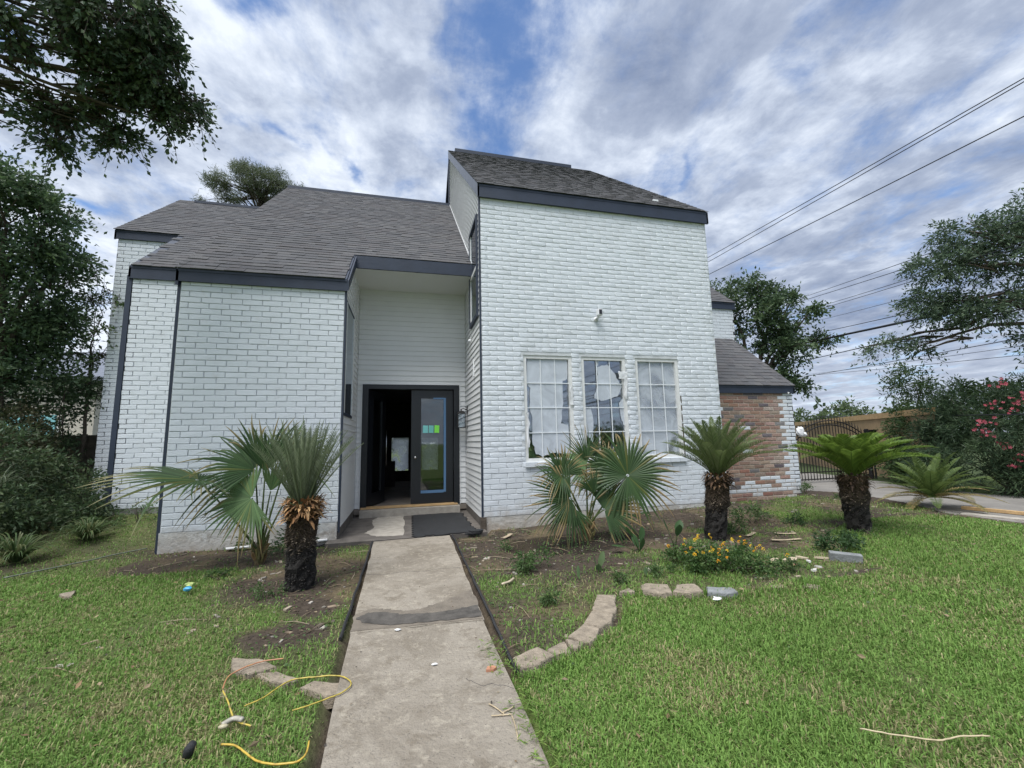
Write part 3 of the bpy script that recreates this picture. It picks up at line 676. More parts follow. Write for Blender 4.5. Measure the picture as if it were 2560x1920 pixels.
dl = leaf_door((.20, .66, .23, 2.15), False); dl.location = (DX0+q+.01, YK+.06, .19); dl.rotation_euler = (0, 0, R(70))
g = Geo(); g.tube([(.80, -.05, .75), (.80, -.05, 1.55)], .010, 8); g.tube([(.80, .095, .75), (.80, .095, 1.55)], .010, 8); g.obj('handle', M['chrome'], dl, smooth=True)
for i, (x0, x1, mk, lb) in enumerate([(.342, .448, 'note_c', 'pale cyan paper sticker on the door glass, leftmost of three'), (.464, .562, 'note_t', 'teal paper sticker in the middle of the door glass'), (.580, .679, 'note_g', 'bright lime green paper sticker on the door glass')]):
    g = Geo(); n = 5; u, v = np.meshgrid(np.linspace(x0, x1, n), np.linspace(1.62, 1.775, n)); vv = np.stack([u+(v-1.7)*.04, YK+.0655-.006*((v-1.62)/.155)*0-.004*np.sin((u-x0)/(x1-x0)*3.14), v+(u-x0)*-.05], -1).reshape(-1, 3)
    a_, b_ = np.meshgrid(range(n-1), range(n-1), indexing='ij'); q_ = np.stack([a_*n+b_, a_*n+b_+1, (a_+1)*n+b_+1, (a_+1)*n+b_], -1).reshape(-1, 4)
    g.add(vv, q_); g.add(vv+np.array([0, .0008, 0]), q_[:, ::-1]); tag(g.obj('paper_note', M[mk]), lb, 'paper sticker', 'paper stickers on the front door glass')

# ---- fittings
t = thing('wall_lantern', 'black box lantern with clear glass on the siding right of the door', 'wall light', (1.10, 8.72, 1.70))
g = Geo(); r_ = .075; 
for sx in (-1, 1):
    for sy in (-1, 1): g.box(sx*r_-.008, sx*r_+.008, sy*r_-.008, sy*r_+.008, 0, .30)
for z in (0, .29): 
    for s_ in (-1, 1): g.box(-r_, r_, s_*r_-.008, s_*r_+.008, z, z+.014); g.box(s_*r_-.008, s_*r_+.008, -r_+.009, r_-.009, z, z+.014)
g.obj('cage', M['iron'], t)
g = Geo(); g.add([(-.085, -.085, .305), (.085, -.085, .305), (.085, .085, .305), (-.085, .085, .305), (-.03, -.03, .35), (.03, -.03, .35), (.03, .03, .35), (-.03, .03, .35)], np.array([(0, 3, 2, 1), (4, 5, 6, 7), (0, 1, 5, 4), (1, 2, 6, 5), (2, 3, 7, 6), (3, 0, 4, 7)])); g.tube([(0, 0, .35), (0, 0, .39)], .012, 6); g.obj('cap', M['iron'], t)
g = Geo()
for s_ in (-1, 1): g.box(-r_+.009, r_-.009, s_*r_-.001, s_*r_+.001, .015, .29); g.box(s_*r_-.001, s_*r_+.001, -r_+.009, r_-.009, .015, .29)
g.obj('glass', M['glass'], t)
g = Geo(); g.ico((0, 0, .17), .028, squash=(1, 1, 1.5), seg=10, rings=7); g.tube([(0, 0, .20), (0, 0, .29)], .012, 7); g.obj('bulb', M['plastic_white'], t, smooth=True)
g = Geo(); g.tube([(0, 0, .38), (.04, 0, .40), (.12, 0, .37)], .010, 6); g.box(.115, .132, -.05, .05, .26, .44); g.obj('bracket', M['iron'], t)
t = thing('security_camera', 'small white security camera with a dark face on the tower brick', 'camera', (3.37, T, 3.60)); t.scale = (1.3, 1.3, 1.3)
g = Geo(); g.tube([(0, -.01, 0), (0, -.028, 0)], .032, 12); g.tube([(0, -.02, 0), (0, -.05, .012), (.02, -.06, .03)], .018, 8); g.obj('mount', M['plastic_white'], t, smooth=True)
g = Geo(); g.box(-.012, .052, -.13, -.045, .03, .125); o = g.obj('body', M['plastic_white'], t); bv = o.modifiers.new('bevel', 'BEVEL'); bv.width = .012; bv.segments = 3
g = Geo(); g.box(-.002, .042, -.134, -.1305, .045, .112); g.obj('face', M['plastic_dark'], t)
t = thing('wall_sensor', 'tiny white dome sensor on the siding beside the tower corner', 'sensor', (A-.012, 8.1, 3.38))
g = Geo(); g.ico((-.03, 0, 0), .035, seg=10, rings=6); g.obj('dome', M['plastic_white'], t, smooth=True); g = Geo(); g.tube([(0, 0, .02), (-.012, 0, .07)], .012, 6); g.obj('bracket', M['plastic_white'], t)
g = Geo(); g.box(A-.035, A-.012, 7.72, 7.78, 2.62, 2.95); g.box(A-.04, A-.036, 7.70, 7.80, 2.60, 2.66); tag(g.obj('conduit_cover', M['plastic_white']), 'white conduit cover strip on the siding under the tower side window', 'conduit cover')
# ------------------------------------------------------------------ ground
def in_poly(x, y, P):
    x = np.asarray(x); y = np.asarray(y); r = np.zeros(x.shape, bool); n = len(P)
    for i in range(n):
        x1, y1 = P[i]; x2, y2 = P[(i+1) % n]
        if y1 == y2: continue
        c = ((y1 > y) != (y2 > y)) & (x < (x2-x1)*(y-y1)/(y2-y1)+x1); r ^= c
    return r
_tab = np.random.default_rng(5).random((256, 256))
def vn(x, y, s):
    x = np.asarray(x)/s+60; y = np.asarray(y)/s+60; xi = np.floor(x).astype(int); yi = np.floor(y).astype(int); fx = x-xi; fy = y-yi
    fx = fx*fx*(3-2*fx); fy = fy*fy*(3-2*fy); t = lambda a, b: _tab[a % 256, b % 256]
    return (t(xi, yi)*(1-fx)+t(xi+1, yi)*fx)*(1-fy)+(t(xi, yi+1)*(1-fx)+t(xi+1, yi+1)*fx)*fy
def fbm(x, y, s): return (vn(x, y, s)+.5*vn(y+7, x+3, s/2.1)+.25*vn(x+19, y-8, s/4.3))/1.75
LAWN_R = [(.625, -6), (.625, 2.78), (.92, 2.82), (1.28, 2.93), (1.62, 3.18), (1.86, 3.55), (1.98, 3.86), (2.46, 3.70), (2.80, 3.60), (3.1, 3.5), (3.8, 3.58), (4.5, 3.52), (4.95, 3.62), (5.15, 4.2), (5.55, 4.75), (6.1, 5.15), (7.0, 5.55), (7.8, 5.55), (8.5, 5.45), (8.8, 5.1), (8.75, 4.6), (9.1, 3.6), (10, 2), (12, -1), (12, -6)]
DRIVE = [(9.35, 9.7), (10.2, 7.9), (9.75, 6.6), (9.0, 5.5), (8.98, 4.6), (9.4, 3.6), (10.3, 2), (12.3, -1), (12.3, -8), (19, -8), (17, 2), (13.6, 5.2), (12.6, 6.8), (12.9, 8.6), (13.6, 9.7), (15, 14), (10.5, 14)]
BED_R = [(.72, 2.8), (.72, 6.9), (1.3, 7.0), (9, 8.2), (9.6, 7.5), (9.2, 5.7), (8.5, 5.5), (7.8, 5.6), (7.0, 5.6), (6.1, 5.2), (5.5, 4.75), (5.1, 4.2), (4.95, 3.65), (3.1, 3.6), (2, 3.9), (1.7, 3.4), (1.3, 3.05)]
def grass_density(x, y):
    n1 = fbm(x, y, .9); n2 = fbm(x+30, y, .35); d = np.zeros(np.shape(x))
    r = in_poly(x, y, LAWN_R); d = np.where(r, .70+.75*n1-.5*np.clip(n2-.56, 0, 1)*4, d)
    l = (x < -.36-.02*y) & (y < 9)
    dl = .25+1.25*n1-1.2*np.clip(n2-.5, 0, 1)
    dl = dl*np.clip((7.0-y)/1.2+.22, .22, 1)
    dl = np.where((x > -1.0) & (y > 2.9), dl*.8, dl)
    for (cx_, cy_, ax, ay) in ((-1.0, 5.2, .85, .75), (-.88, 3.72, .34, .24), (-2.2, 6.3, 1.3, .55), (-.75, 4.35, .25, .3)):
        q = ((x-cx_)/ax)**2+((y-cy_)/ay)**2; dl = dl*np.clip(q-.55+.5*(n2-.5), .04, 1)
    dl = np.where((x < -1.9) & (y > 4.3) & (y < 5.9), np.maximum(dl, .35+.9*n1), dl)
    d = np.where(l, dl, d)
    b = in_poly(x, y, BED_R); db = np.clip((fbm(x+5, y+9, .55)-.55)*3.2, .02, .7)
    db = db*np.clip((6.4-y)/.8, .10, 1); db = np.where(((x-2.4)/.9)**2+((y-5.6)/.6)**2 < 1, .02, db)
    db = np.where(y < 4.6, np.maximum(db, .10+.75*np.clip(n1-.2, 0, 1)), db); db = np.where((x > 4.9), np.maximum(db, np.clip((fbm(x, y+3, .7)-.42)*2.4, .05, .9)), db)
    d = np.where(b & ~r, db, d)
    d = np.where((x < -3.3) & (y > 6.4) & (y < 9.5), np.maximum(d, .75*n1+.1), d)
    d = np.where(in_poly(x, y, DRIVE), 0, d)
    d = np.where((x > -.36-.01*y) & (x < .61) & (y > -5) & (y < 6.9), 0, d)
    return np.clip(d, 0, 1.15)
def height(x, y):
    x = np.asarray(x, float); y = np.asarray(y, float)
    h = .035*(fbm(x, y, 1.6)-.5)+.02*(fbm(x, y, .4)-.5)
    h += .28*np.clip((y-7.2)/1.6, 0, 1)*np.clip((-3.3-x)/.5, 0, 1)
    h += .04*np.clip((x-4)/5, 0, 1)+.12*np.clip((x-1.9)/2.5, 0, 1)*np.clip((y-5.9)/.9, 0, 1)*np.clip((9.2-x)/1.2, 0, 1)
    hp = ((x > -.44) & (x < .66) & (y > -6) & (y < 6.9)) | ((x > -1.25) & (x < 1.32) & (y > 6.6) & (y < 9.3))
    h = np.where(hp, -.06, h)
    h = np.where(in_poly(x, y, DRIVE), -.04, h)
    h = np.where((y > 7.25) & (x > E0+.05) & (x < 8.6), -.06, h)
    return h
def axis(lo, hi, step, far0, far1):
    a = list(np.arange(lo, hi, step)); s = step; v = lo
    L_ = []
    while v > far0: s *= 1.35; v -= s; L_.append(v)
    s = step; v = a[-1]; H_ = []
    while v < far1: s *= 1.35; v += s; H_.append(v)
    return np.array(L_[::-1]+a+H_)
gx = axis(-6.5, 11.5, .06, -260, 260); gy = axis(1.0, 9.6, .06, -260, 420)
X, Y = np.meshgrid(gx, gy, indexing='ij'); Z = height(X, Y); D = grass_density(X, Y)
near = (X > -6.5) & (X < 11.5) & (Y > .5) & (Y < 10)
D = np.where(near, D, .9)
soilc = np.array([.066, .052, .040]); straw = np.array([.155, .122, .072]); thatch = np.array([.105, .145, .042])
nn = fbm(X+3, Y+11, .5)[..., None]; C = soilc*(1-np.clip((nn-.5)*2.4, 0, .8))+straw*np.clip((nn-.5)*2.4, 0, .8)
k = np.clip(D*1.35-.15, 0, 1)[..., None]; C = C*(1-k)+thatch*k
C = np.where((Y > 9.3)[..., None], np.array([.055, .075, .032]), C)
darkp = (((X-2.3)/1.1)**2+((Y-5.75)/.55)**2 < 1+.6*(fbm(X, Y, .3)-.5))[..., None]; C = np.where(darkp, C*.42, C)  # soil colour darkened in a rough ellipse round the bushy fan palm
ny, nx_ = len(gy), len(gx); ii, jj = np.meshgrid(np.arange(nx_-1), np.arange(ny-1), indexing='ij')
g = Geo(); g.add(np.stack([X, Y, Z], -1).reshape(-1, 3), np.stack([ii*ny+jj, (ii+1)*ny+jj, (ii+1)*ny+jj+1, ii*ny+jj+1], -1).reshape(-1, 4), C.reshape(-1, 3))
M['ground'] = mat('garden ground', attr=True, rough=.95, bump=1., bscale=45, var=.38, vscale=22, spec=.15)
g.obj('ground', M['ground'], smooth=True, kind='structure')
# walkway slabs
def smooth2(P):
    r = np.random.default_rng(9); out = []
    for a, b in zip(P[:-1], P[1:]):
        for q in np.linspace(0, 1, 6, endpoint=False): out.append(tuple(np.array(a)+(np.array(b)-np.array(a))*q+r.uniform(-.008, .008, 2)))
    return out+[P[-1]]
def slab(name, pts, z0, z1, mk, wob=.010):
    P = ragged(pts, wob, 14, np.random.default_rng(3)); g = Geo(); g.prism(P, z0, z1, 'z'); return g.obj(name, M[mk], kind='structure')
slab('path', [(-.385, 3.55), (.615, 3.50), (.655, 6.66), (-.425, 6.60)], -.08, .032, 'concrete')
slab('path', [(-.20, -3), (.625, -3), (.60, 3.475), (-.375, 3.525)], -.08, .040, 'concrete')
slab('porch_slab', [(-1.10, 6.72), (1.25, 6.74), (1.25, 9.0), (-1.10, 9.0)], -.1, .022, 'pad')
# damp silt fanned across the joint, pale unpainted patch on the porch
def sheet(pts, z, mk, name, wob, sub=6, kind='structure', seed=4, th=.004):
    P = ragged(pts, wob, sub, np.random.default_rng(seed)); g = Geo(); g.prism(P, z, z+th, 'z'); return g.obj(name, M[mk], kind=kind)
sheet([(-.30, 3.70), (-.1, 3.60), (.2, 3.57), (.603, 3.56), (.61, 3.80), (.42, 3.76), (.22, 3.74), (.0, 3.78), (-.16, 3.88), (-.28, 3.90), (-.37, 3.82)], .0360, 'wet', 'damp_silt', .012)
sheet([(-.39, 3.58), (.605, 3.52), (.62, 4.22), (.50, 4.12), (.34, 3.98), (.15, 3.88), (.0, 3.86), (-.14, 3.95), (-.26, 4.0), (-.385, 3.90)], .0315, 'damp', 'path_stain', .015)
sheet([(-.42, 6.98), (-.02, 6.93), (-.02, 8.72), (-.50, 8.72), (-.58, 8.4), (-.5, 7.7), (-.62, 7.3)], .023, 'concrete2', 'pale_patch', .02)
g = Geo(); g.box(-.84, 1.07, 8.74, 8.985, .02, .150); o = g.obj('entry_step', M['concrete2'], house)
for x0, x1, y0, y1 in ((.665, .69, 2.7, 6.7), (-.455, -.435, 3.5, 6.6)):
    g = Geo(); P = [(x0+(x1-x0)*.5+rng.uniform(-.006, .006)+(.02*(y-3)/3.6 if x0 > 0 else -.0*(y-3)), y, .028+rng.uniform(-.004, .004)) for y in np.linspace(y0, y1, 24)]
    g.tube(P, .012, 5); tag(g.obj('edging_strip', M['mulchedge']), 'black edging strip along the %s side of the concrete walk' % ('right' if x0 > 0 else 'left'), 'edging strip')
for i, P in enumerate([[(.60, 4.95), (.42, 4.99), (.2, 4.93), (.02, 5.0), (-.2, 4.96), (-.40, 5.03)], [(.60, 2.52), (.50, 2.60), (.44, 2.58), (.36, 2.70)]]):
    g = Geo(); g.tube([(x, y, .030+(.008 if i else 0)) for x, y in smooth2(P)], .0035, 4); g.obj('path_crack', M['mulchedge'], kind='structure')
g = Geo(); P = [(x, y) for x, y in DRIVE]; g.prism(P, -.08, .012, 'z'); g.obj('driveway', M['drive'], kind='structure')

# ------------------------------------------------------------------ grass
def blades(n_target, box_, seed, power=1.55, K=62000):
    r = np.random.default_rng(seed); x0, x1, y0, y1 = box_
    xs = r.uniform(x0, x1, n_target); ys = r.uniform(y0, y1, n_target)
    fo = xs*_f[0]+ys*_f[1]; rt = xs*_rt[0]+ys*_rt[1]
    vis = ((fo > 1.2) & (np.abs(rt) < fo*1.33+.5)) | ((r.random(n_target) < .18) & (np.hypot(xs, ys) > 1.5))
    dist = np.hypot(np.hypot(xs, ys), 1.4)
    rho = n_target/((x1-x0)*(y1-y0)); want = np.minimum(rho, K/dist**power)
    keep = vis & (r.random(n_target) < want/rho*grass_density(xs, ys))
    return xs[keep], ys[keep], dist[keep], r
def build_grass(name, xs, ys, dist, r, left):
    n = len(xs); z = height(xs, ys)
    tall = fbm(xs+11, ys+2, .5)
    L_ = r.uniform(.022, .052, n)*(.75+.8*tall)*np.where(left, .85, 1.); W_ = r.uniform(.0013, .0025, n)*(1+dist*.14)
    EC = np.array([(.7, 2.75), (.95, 2.78), (1.28, 2.93), (1.62, 3.18), (1.86, 3.55), (1.98, 3.86), (2.46, 3.62), (2.80, 3.5), (3.3, 3.42), (3.8, 3.4)]); EE = np.concatenate([EC[:-1]+(EC[1:]-EC[:-1])*q for q in np.linspace(0, 1, 6)])
    de = np.min(np.hypot(xs[:, None]-EE[None, :, 0], ys[:, None]-EE[None, :, 1]), 1) if n else 0; L_ = L_*(1+.9*np.clip(1-de/.22, 0, 1))
    az = r.uniform(0, 2*math.pi, n); tilt = r.uniform(.15, 1.25, n)
    dx, dy = np.cos(az), np.sin(az); px_, py_ = -dy, dx
    out = np.sin(tilt)*L_; up = np.cos(tilt)*L_
    b = np.stack([xs, ys, z-.004], 1); s = np.stack([px_*W_, py_*W_, np.zeros(n)], 1)
    m = b+np.stack([dx*out*.45, dy*out*.45, up*.72], 1); t = b+np.stack([dx*out*1.05, dy*out*1.05, up*1.0-.1*L_], 1)
    v = np.stack([b-s, b+s, m+s*.95, m-s*.95, t], 1).reshape(-1, 3); k = np.arange(n)*5
    hue = r.random(n); g1 = np.array([.125, .235, .050]); g2 = np.array([.195, .31, .075]); dry = np.array([.36, .33, .17])
    c = g1+(g2-g1)*hue[:, None]; patch = fbm(xs+40, ys+40, .8); pd = np.clip((patch-.50)*1.5, 0, .4)+.25*(fbm(xs-20, ys+9, .22) > .68)*np.where(left, 1.6, .8)+np.where(left, .13, .045)
    isdry = (r.random(n) < pd)[:, None]; c = np.where(isdry, dry*r.uniform(.6, 1.1, (n, 1)), c)*r.uniform(.75, 1.15, (n, 1))
    c = c*(.85+.35*fbm(xs, ys+77, 1.4))[:, None]
    g = Geo(); g.add(v, [np.stack([k, k+1, k+2, k+3], 1), np.stack([k+3, k+2, k+4], 1)], np.repeat(c, 5, 0)); return g.obj(name, M['grass'], kind='stuff')
xs, ys, di, r_ = blades(5200000, (.6, 12, .6, 8.5), 31); build_grass('lawn_grass', xs, ys, di, r_, np.zeros(len(xs), bool)); nb = len(xs)
xs, ys, di, r_ = blades(3600000, (-7, -.3, .6, 9.2), 32); build_grass('lawn_grass', xs, ys, di, r_, np.ones(len(xs), bool)); print('blades', nb, len(xs), flush=True)

# ------------------------------------------------------------------ foliage tools
def unit(v): return v/(np.linalg.norm(v, axis=-1, keepdims=True)+1e-9)
def leafquads(g, P, Dr, size, width, C, r, upb=.5):
    n = len(P); nrm = unit(r.normal(size=(n, 3))*[1, 1, .8]+np.array([0, 0, upb])); s = unit(np.cross(Dr, nrm))
    size = np.broadcast_to(size, (n,))[:, None]; mid = P+Dr*size*.5; hw = size*width*.5; lift = np.cross(s, Dr)*size*.06
    v = np.stack([P, mid+s*hw+lift, P+Dr*size, mid-s*hw+lift], 1).reshape(-1, 3); k = np.arange(n)*4
    g.add(v, np.stack([k, k+1, k+2, k+3], 1), np.repeat(C, 4, 0))
def crown(g, clumps, lsize, lwidth, cols, per, tlen, droop, seed, gw=None, upb=.5, dens=1., spread=.75, ljit=.35):
    r = np.random.default_rng(seed); cols = np.array(cols); ends = []
    for (cx_, cy_, cz_, rx, ry, rz, nt_) in clumps:
        nt_ = int(nt_*dens); c0 = np.array([cx_, cy_, cz_]); rad = np.array([rx, ry, rz])
        mm = max(3, int(nt_/16)); su = unit(r.normal(size=(mm, 3))); sc_ = c0+su*rad*r.random((mm, 1))**.4*.82
        u = unit(r.normal(size=(nt_, 3))); wh = r.integers(mm, size=nt_); st = sc_[wh]+u*rad.mean()*.20*r.random((nt_, 1))**.5; u = unit(u+su[wh]*.6)
        dr = unit(u*[1, 1, .6]+r.normal(size=(nt_, 3))*.45+[0, 0, .1]); ln = r.uniform(.5, 1.2, (nt_, 1))*tlen
        ends.append((c0, st))
        t = np.linspace(.05, 1, per)[None, :, None]
        pos = st[:, None]+dr[:, None]*ln[:, None]*t+np.array([0, 0, -1.])*(droop*ln)[:, None]*t**2
        pos = pos+r.normal(size=pos.shape)*lsize*ljit
        ld = unit(dr[:, None]+r.normal(size=pos.shape)*spread+[0, 0, -droop*.8])
        base = cols[r.integers(len(cols), size=nt_)]*r.uniform(.8, 1.2, (nt_, 1)); C = (base[:, None]*r.uniform(.75, 1.25, (nt_, per, 1)))
        leafquads(g, pos.reshape(-1, 3), ld.reshape(-1, 3), (lsize*r.uniform(.7, 1.25, nt_*per)), lwidth, C.reshape(-1, 3), r, upb)
        if gw is not None:
            for i in range(0, nt_, 2):
                e = st[i]+dr[i]*ln[i]; e2 = e-[0, 0, droop*ln[i][0]]; gw.tube([st[i]-dr[i]*.25, st[i], (st[i]+e)/2, e2], [.007, .006, .004, .002], 3, cap=False)
    return ends
def limb(gw, a, b, r0, r1, seed, sag=.12, n=7, k=7):
    r = np.random.default_rng(seed); a = np.array(a, float); b = np.array(b, float); t = np.linspace(0, 1, n)[:, None]
    P = a+(b-a)*t+r.normal(size=(n, 3))*np.linalg.norm(b-a)*.025*np.sin(np.pi*t); P[:, 2] += sag*np.linalg.norm(b-a)*np.sin(np.pi*t[:, 0])
    gw.tube(P, np.linspace(r0, r1, n), k)
def tree(name, label, cat, base, fork, r0, clumps, lsize, lwidth, cols, per=10, tlen=.5, droop=.3, seed=1, dens=1., twig=False, group=None, **kw):
    t = thing(name, label, cat, base, group=group); B = np.array(base, float); gw = Geo()
    f3 = np.array(fork)-B; n = 9; lr = kw.pop('lr', 1.); tt = np.linspace(0, 1, n)[:, None]; r = np.random.default_rng(seed+900)
    P = f3*tt+r.normal(size=(n, 3))*r0*.35*np.sin(np.pi*tt); gw.tube(P, np.linspace(r0*1.25, r0*.6, n)*(1+.25*np.exp(-np.linspace(0, 9, n))), 10)
    for i, c in enumerate(clumps):
        ce = np.array(c[:3])-B; limb(gw, P[-1-(i % 3)], ce, r0*.36*lr, r0*.08*lr, seed+i)
        for j in range(4):
            e = ce+unit(r.normal(size=3))*np.array(c[3:6])*.8; limb(gw, ce*.75+P[-1]*.25, e, r0*.10*lr, r0*.03*lr, seed+i*7+j, .05, 5, 5)
    g = Geo(); cl = [(c[0]-B[0], c[1]-B[1], c[2]-B[2], *c[3:]) for c in clumps]
    crown(g, cl, lsize, lwidth, cols, per, tlen, droop, seed, gw if twig else None, dens=dens, **kw)
    gw.obj('trunk', M['bark'], t, smooth=True); g.obj('crown', M['leaf'], t, kind='stuff'); return t
OAK = [(.068, .112, .060), (.085, .130, .066), (.056, .094, .052), (.105, .150, .070)]
tree('oak_tree', 'oak with dark drooping branches hanging into the upper left corner', 'tree', (-7.9, 3.6, 0), (-6.6, 4.3, 5.2), .32,
     [(-3.35, 5.25, 6.45, .66, .6, .42, 260), (-3.08, 5.6, 6.12, .34, .4, .36, 150), (-3.62, 5.6, 5.98, .42, .4, .28, 130), (-2.84, 5.85, 5.98, .14, .25, .16, 26), (-3.55, 5.95, 5.42, .11, .13, .30, 36), (-3.05, 5.95, 5.62, .08, .1, .22, 18), (-3.75, 5.85, 5.62, .14, .15, .2, 26), (-4.15, 5.85, 5.15, .10, .12, .25, 22), (-2.74, 5.95, 5.78, .06, .08, .14, 8),
      (-3.16, 5.9, 5.72, .22, .2, .2, 44), (-4.08, 5.75, 5.45, .15, .2, .40, 62), (-4.25, 5.2, 6.0, .26, .4, .30, 60), (-4.6, 5.4, 5.55, .22, .3, .22, 44), (-3.9, 4.9, 7.3, 1.3, 1.0, .5, 200), (-4.9, 4.8, 6.5, .6, .8, .6, 120), (-3.85, 5.5, 6.35, .3, .4, .3, 60)],
     .066, .60, OAK, per=11, tlen=.26, droop=.7, seed=41, twig=True, spread=.6, ljit=.25, dens=1.65, lr=.38)
tree('evergreen_tree', 'dense dark green tree at the left edge in front of the neighbour', 'tree', (-7.7, 10.2, 0), (-7.5, 10.0, 3.2), .16,
     [(-7.55, 9.6, 6.45, .75, .8, .60, 210), (-6.95, 9.95, 6.1, .40, .5, .45, 90), (-7.5, 9.9, 5.3, .9, .8, .7, 250), (-6.85, 10.3, 5.15, .40, .6, .5, 100), (-7.4, 10.4, 4.0, .95, 1, .9, 320), (-6.95, 10.6, 3.9, .40, .6, .6, 100), (-7.6, 10.5, 2.7, 1.0, 1, 1.0, 340), (-8.6, 10, 4.6, 1, 1, 2, 300)],
     .10, .45, [(.064, .112, .056), (.082, .135, .062), (.105, .158, .07)], per=10, tlen=.42, droop=.25, seed=42, dens=1.9)
tree('sapling', 'thin sapling with airy leaves against the far left brick wall', 'tree', (-6.55, 10.9, .2), (-6.55, 10.8, 3.2), .035,
     [(-6.40, 10.7, 5.0, .30, .3, .45, 34), (-6.3, 10.4, 4.5, .45, .3, .3, 34), (-6.5, 10.8, 3.6, .5, .4, .5, 44), (-6.25, 10.3, 3.9, .25, .2, .15, 14), (-6.6, 10.8, 2.8, .4, .4, .4, 34)],
     .08, .42, [(.06, .10, .035), (.08, .13, .045)], per=8, tlen=.34, droop=.3, seed=43, twig=True)
def shrub(name, label, cat, base, clumps, lsize, lwidth, cols, per=8, tlen=.3, droop=.2, seed=1, dens=1., stems=6, group=None, **kw):
    t = thing(name, label, cat, base, group=group); B = np.array(base, float); gw = Geo(); r = np.random.default_rng(seed)
    for i in range(stems):
        c = clumps[i % len(clumps)]; e = np.array(c[:3])+r.uniform(-.6, .6, 3)*c[3:6]-B; limb(gw, (r.uniform(-.05, .05), r.uniform(-.05, .05), -.02), e, .018 if lsize > .05 else .006, .005 if lsize > .05 else .002, seed+i, .05, 6, 5)
    g = Geo(); crown(g, [(c[0]-B[0], c[1]-B[1], c[2]-B[2], *c[3:]) for c in clumps], lsize, lwidth, cols, per, tlen, droop, seed, dens=dens, **kw)
    gw.obj('stem', M['bark'], t, smooth=True); g.obj('foliage', M['leaf'], t, kind='stuff'); return t
DK = [(.050, .084, .040), (.064, .102, .045), (.078, .108, .046)]
shrub('shrub', 'large dark overgrown shrub filling the lower left corner', 'shrub', (-6.2, 8.4, .1), [(-6.3, 8.3, 1.0, 1.2, 1.0, .95, 420), (-5.45, 8.8, .65, .45, .5, .55, 130), (-7.4, 8.2, 1.5, 1.2, 1, 1.3, 300), (-5.55, 7.85, .5, .55, .5, .5, 260), (-6.3, 7.4, .7, .7, .5, .7, 260), (-5.1, 8.45, .55, .4, .4, .5, 180), (-5.9, 8.6, 1.1, .6, .5, .7, 220)], .07, .42, DK, seed=51, per=10)
shrub('shrub', 'tangled leafy shrub between the trees and the far left brick wall', 'shrub', (-6.9, 10.6, .2), [(-6.85, 10.5, 1.3, .5, .4, .9, 260), (-6.6, 10.7, 2.6, .35, .4, .6, 110)], .08, .42, [(.05, .085, .04), (.065, .10, .045)], seed=59)
shrub('shrub', 'brownish green bush behind the dark corner shrub', 'shrub', (-7.0, 9.9, .2), [(-6.9, 9.6, 1.5, .9, .6, .8, 420), (-6.45, 9.9, .9, .45, .5, .7, 220), (-7.9, 9.7, 1.7, 1, .6, .9, 300)], .07, .42, [(.060, .058, .028), (.05, .06, .025)], seed=52)

def grass_tuft(name, label, cat, loc, n, ln, wd, cols, seed, spread=.9, group=None, part='blade'):
    t = thing(name, label, cat, loc, group=group); r = np.random.default_rng(seed); g = Geo(); cols = np.array(cols)
    for i in range(n):
        az = r.uniform(0, 2*math.pi); el = r.uniform(.2, spread); L_ = ln*r.uniform(.6, 1.15); s = np.linspace(0, 1, 6)
        h = np.array([math.cos(az), math.sin(az), 0]); b = h*r.uniform(0, .05)
        P = b+h*(L_*np.sin(el)*s)[:, None]+np.outer(L_*np.cos(el)*s-L_*.55*s**2.4, [0, 0, 1]); W_ = wd*np.array([.7, 1, 1, .8, .5, .05])
        sd = np.array([-h[1], h[0], 0]); v = np.concatenate([P-sd*W_[:, None], P+sd*W_[:, None]]); q = np.array([(a, a+6, a+7, a+1) for a in range(5)])
        c = cols[r.integers(len(cols))]*r.uniform(.8, 1.2); g.add(v, q, c)
    g.obj('blades', M['leaf'], t, kind='stuff'); return t
LT = [(.075, .12, .045), (.10, .15, .055), (.14, .16, .07)]
grass_tuft('spiky_plant', 'arching strap leaved clump at the left edge of the lawn', 'plant', (-4.80, 7.0, .03), 190, .72, .010, LT, 61)
grass_tuft('spiky_plant', 'strap leaved clump beside the dark shrub, further from the lawn', 'plant', (-4.50, 7.75, .12), 170, .62, .010, LT, 62)
grass_tuft('spiky_plant', 'tall grey green spiky plant rising out of the corner shrub', 'plant', (-5.9, 8.1, .85), 60, .75, .010, [(.15, .18, .12), (.12, .15, .09)], 63, 1.1)

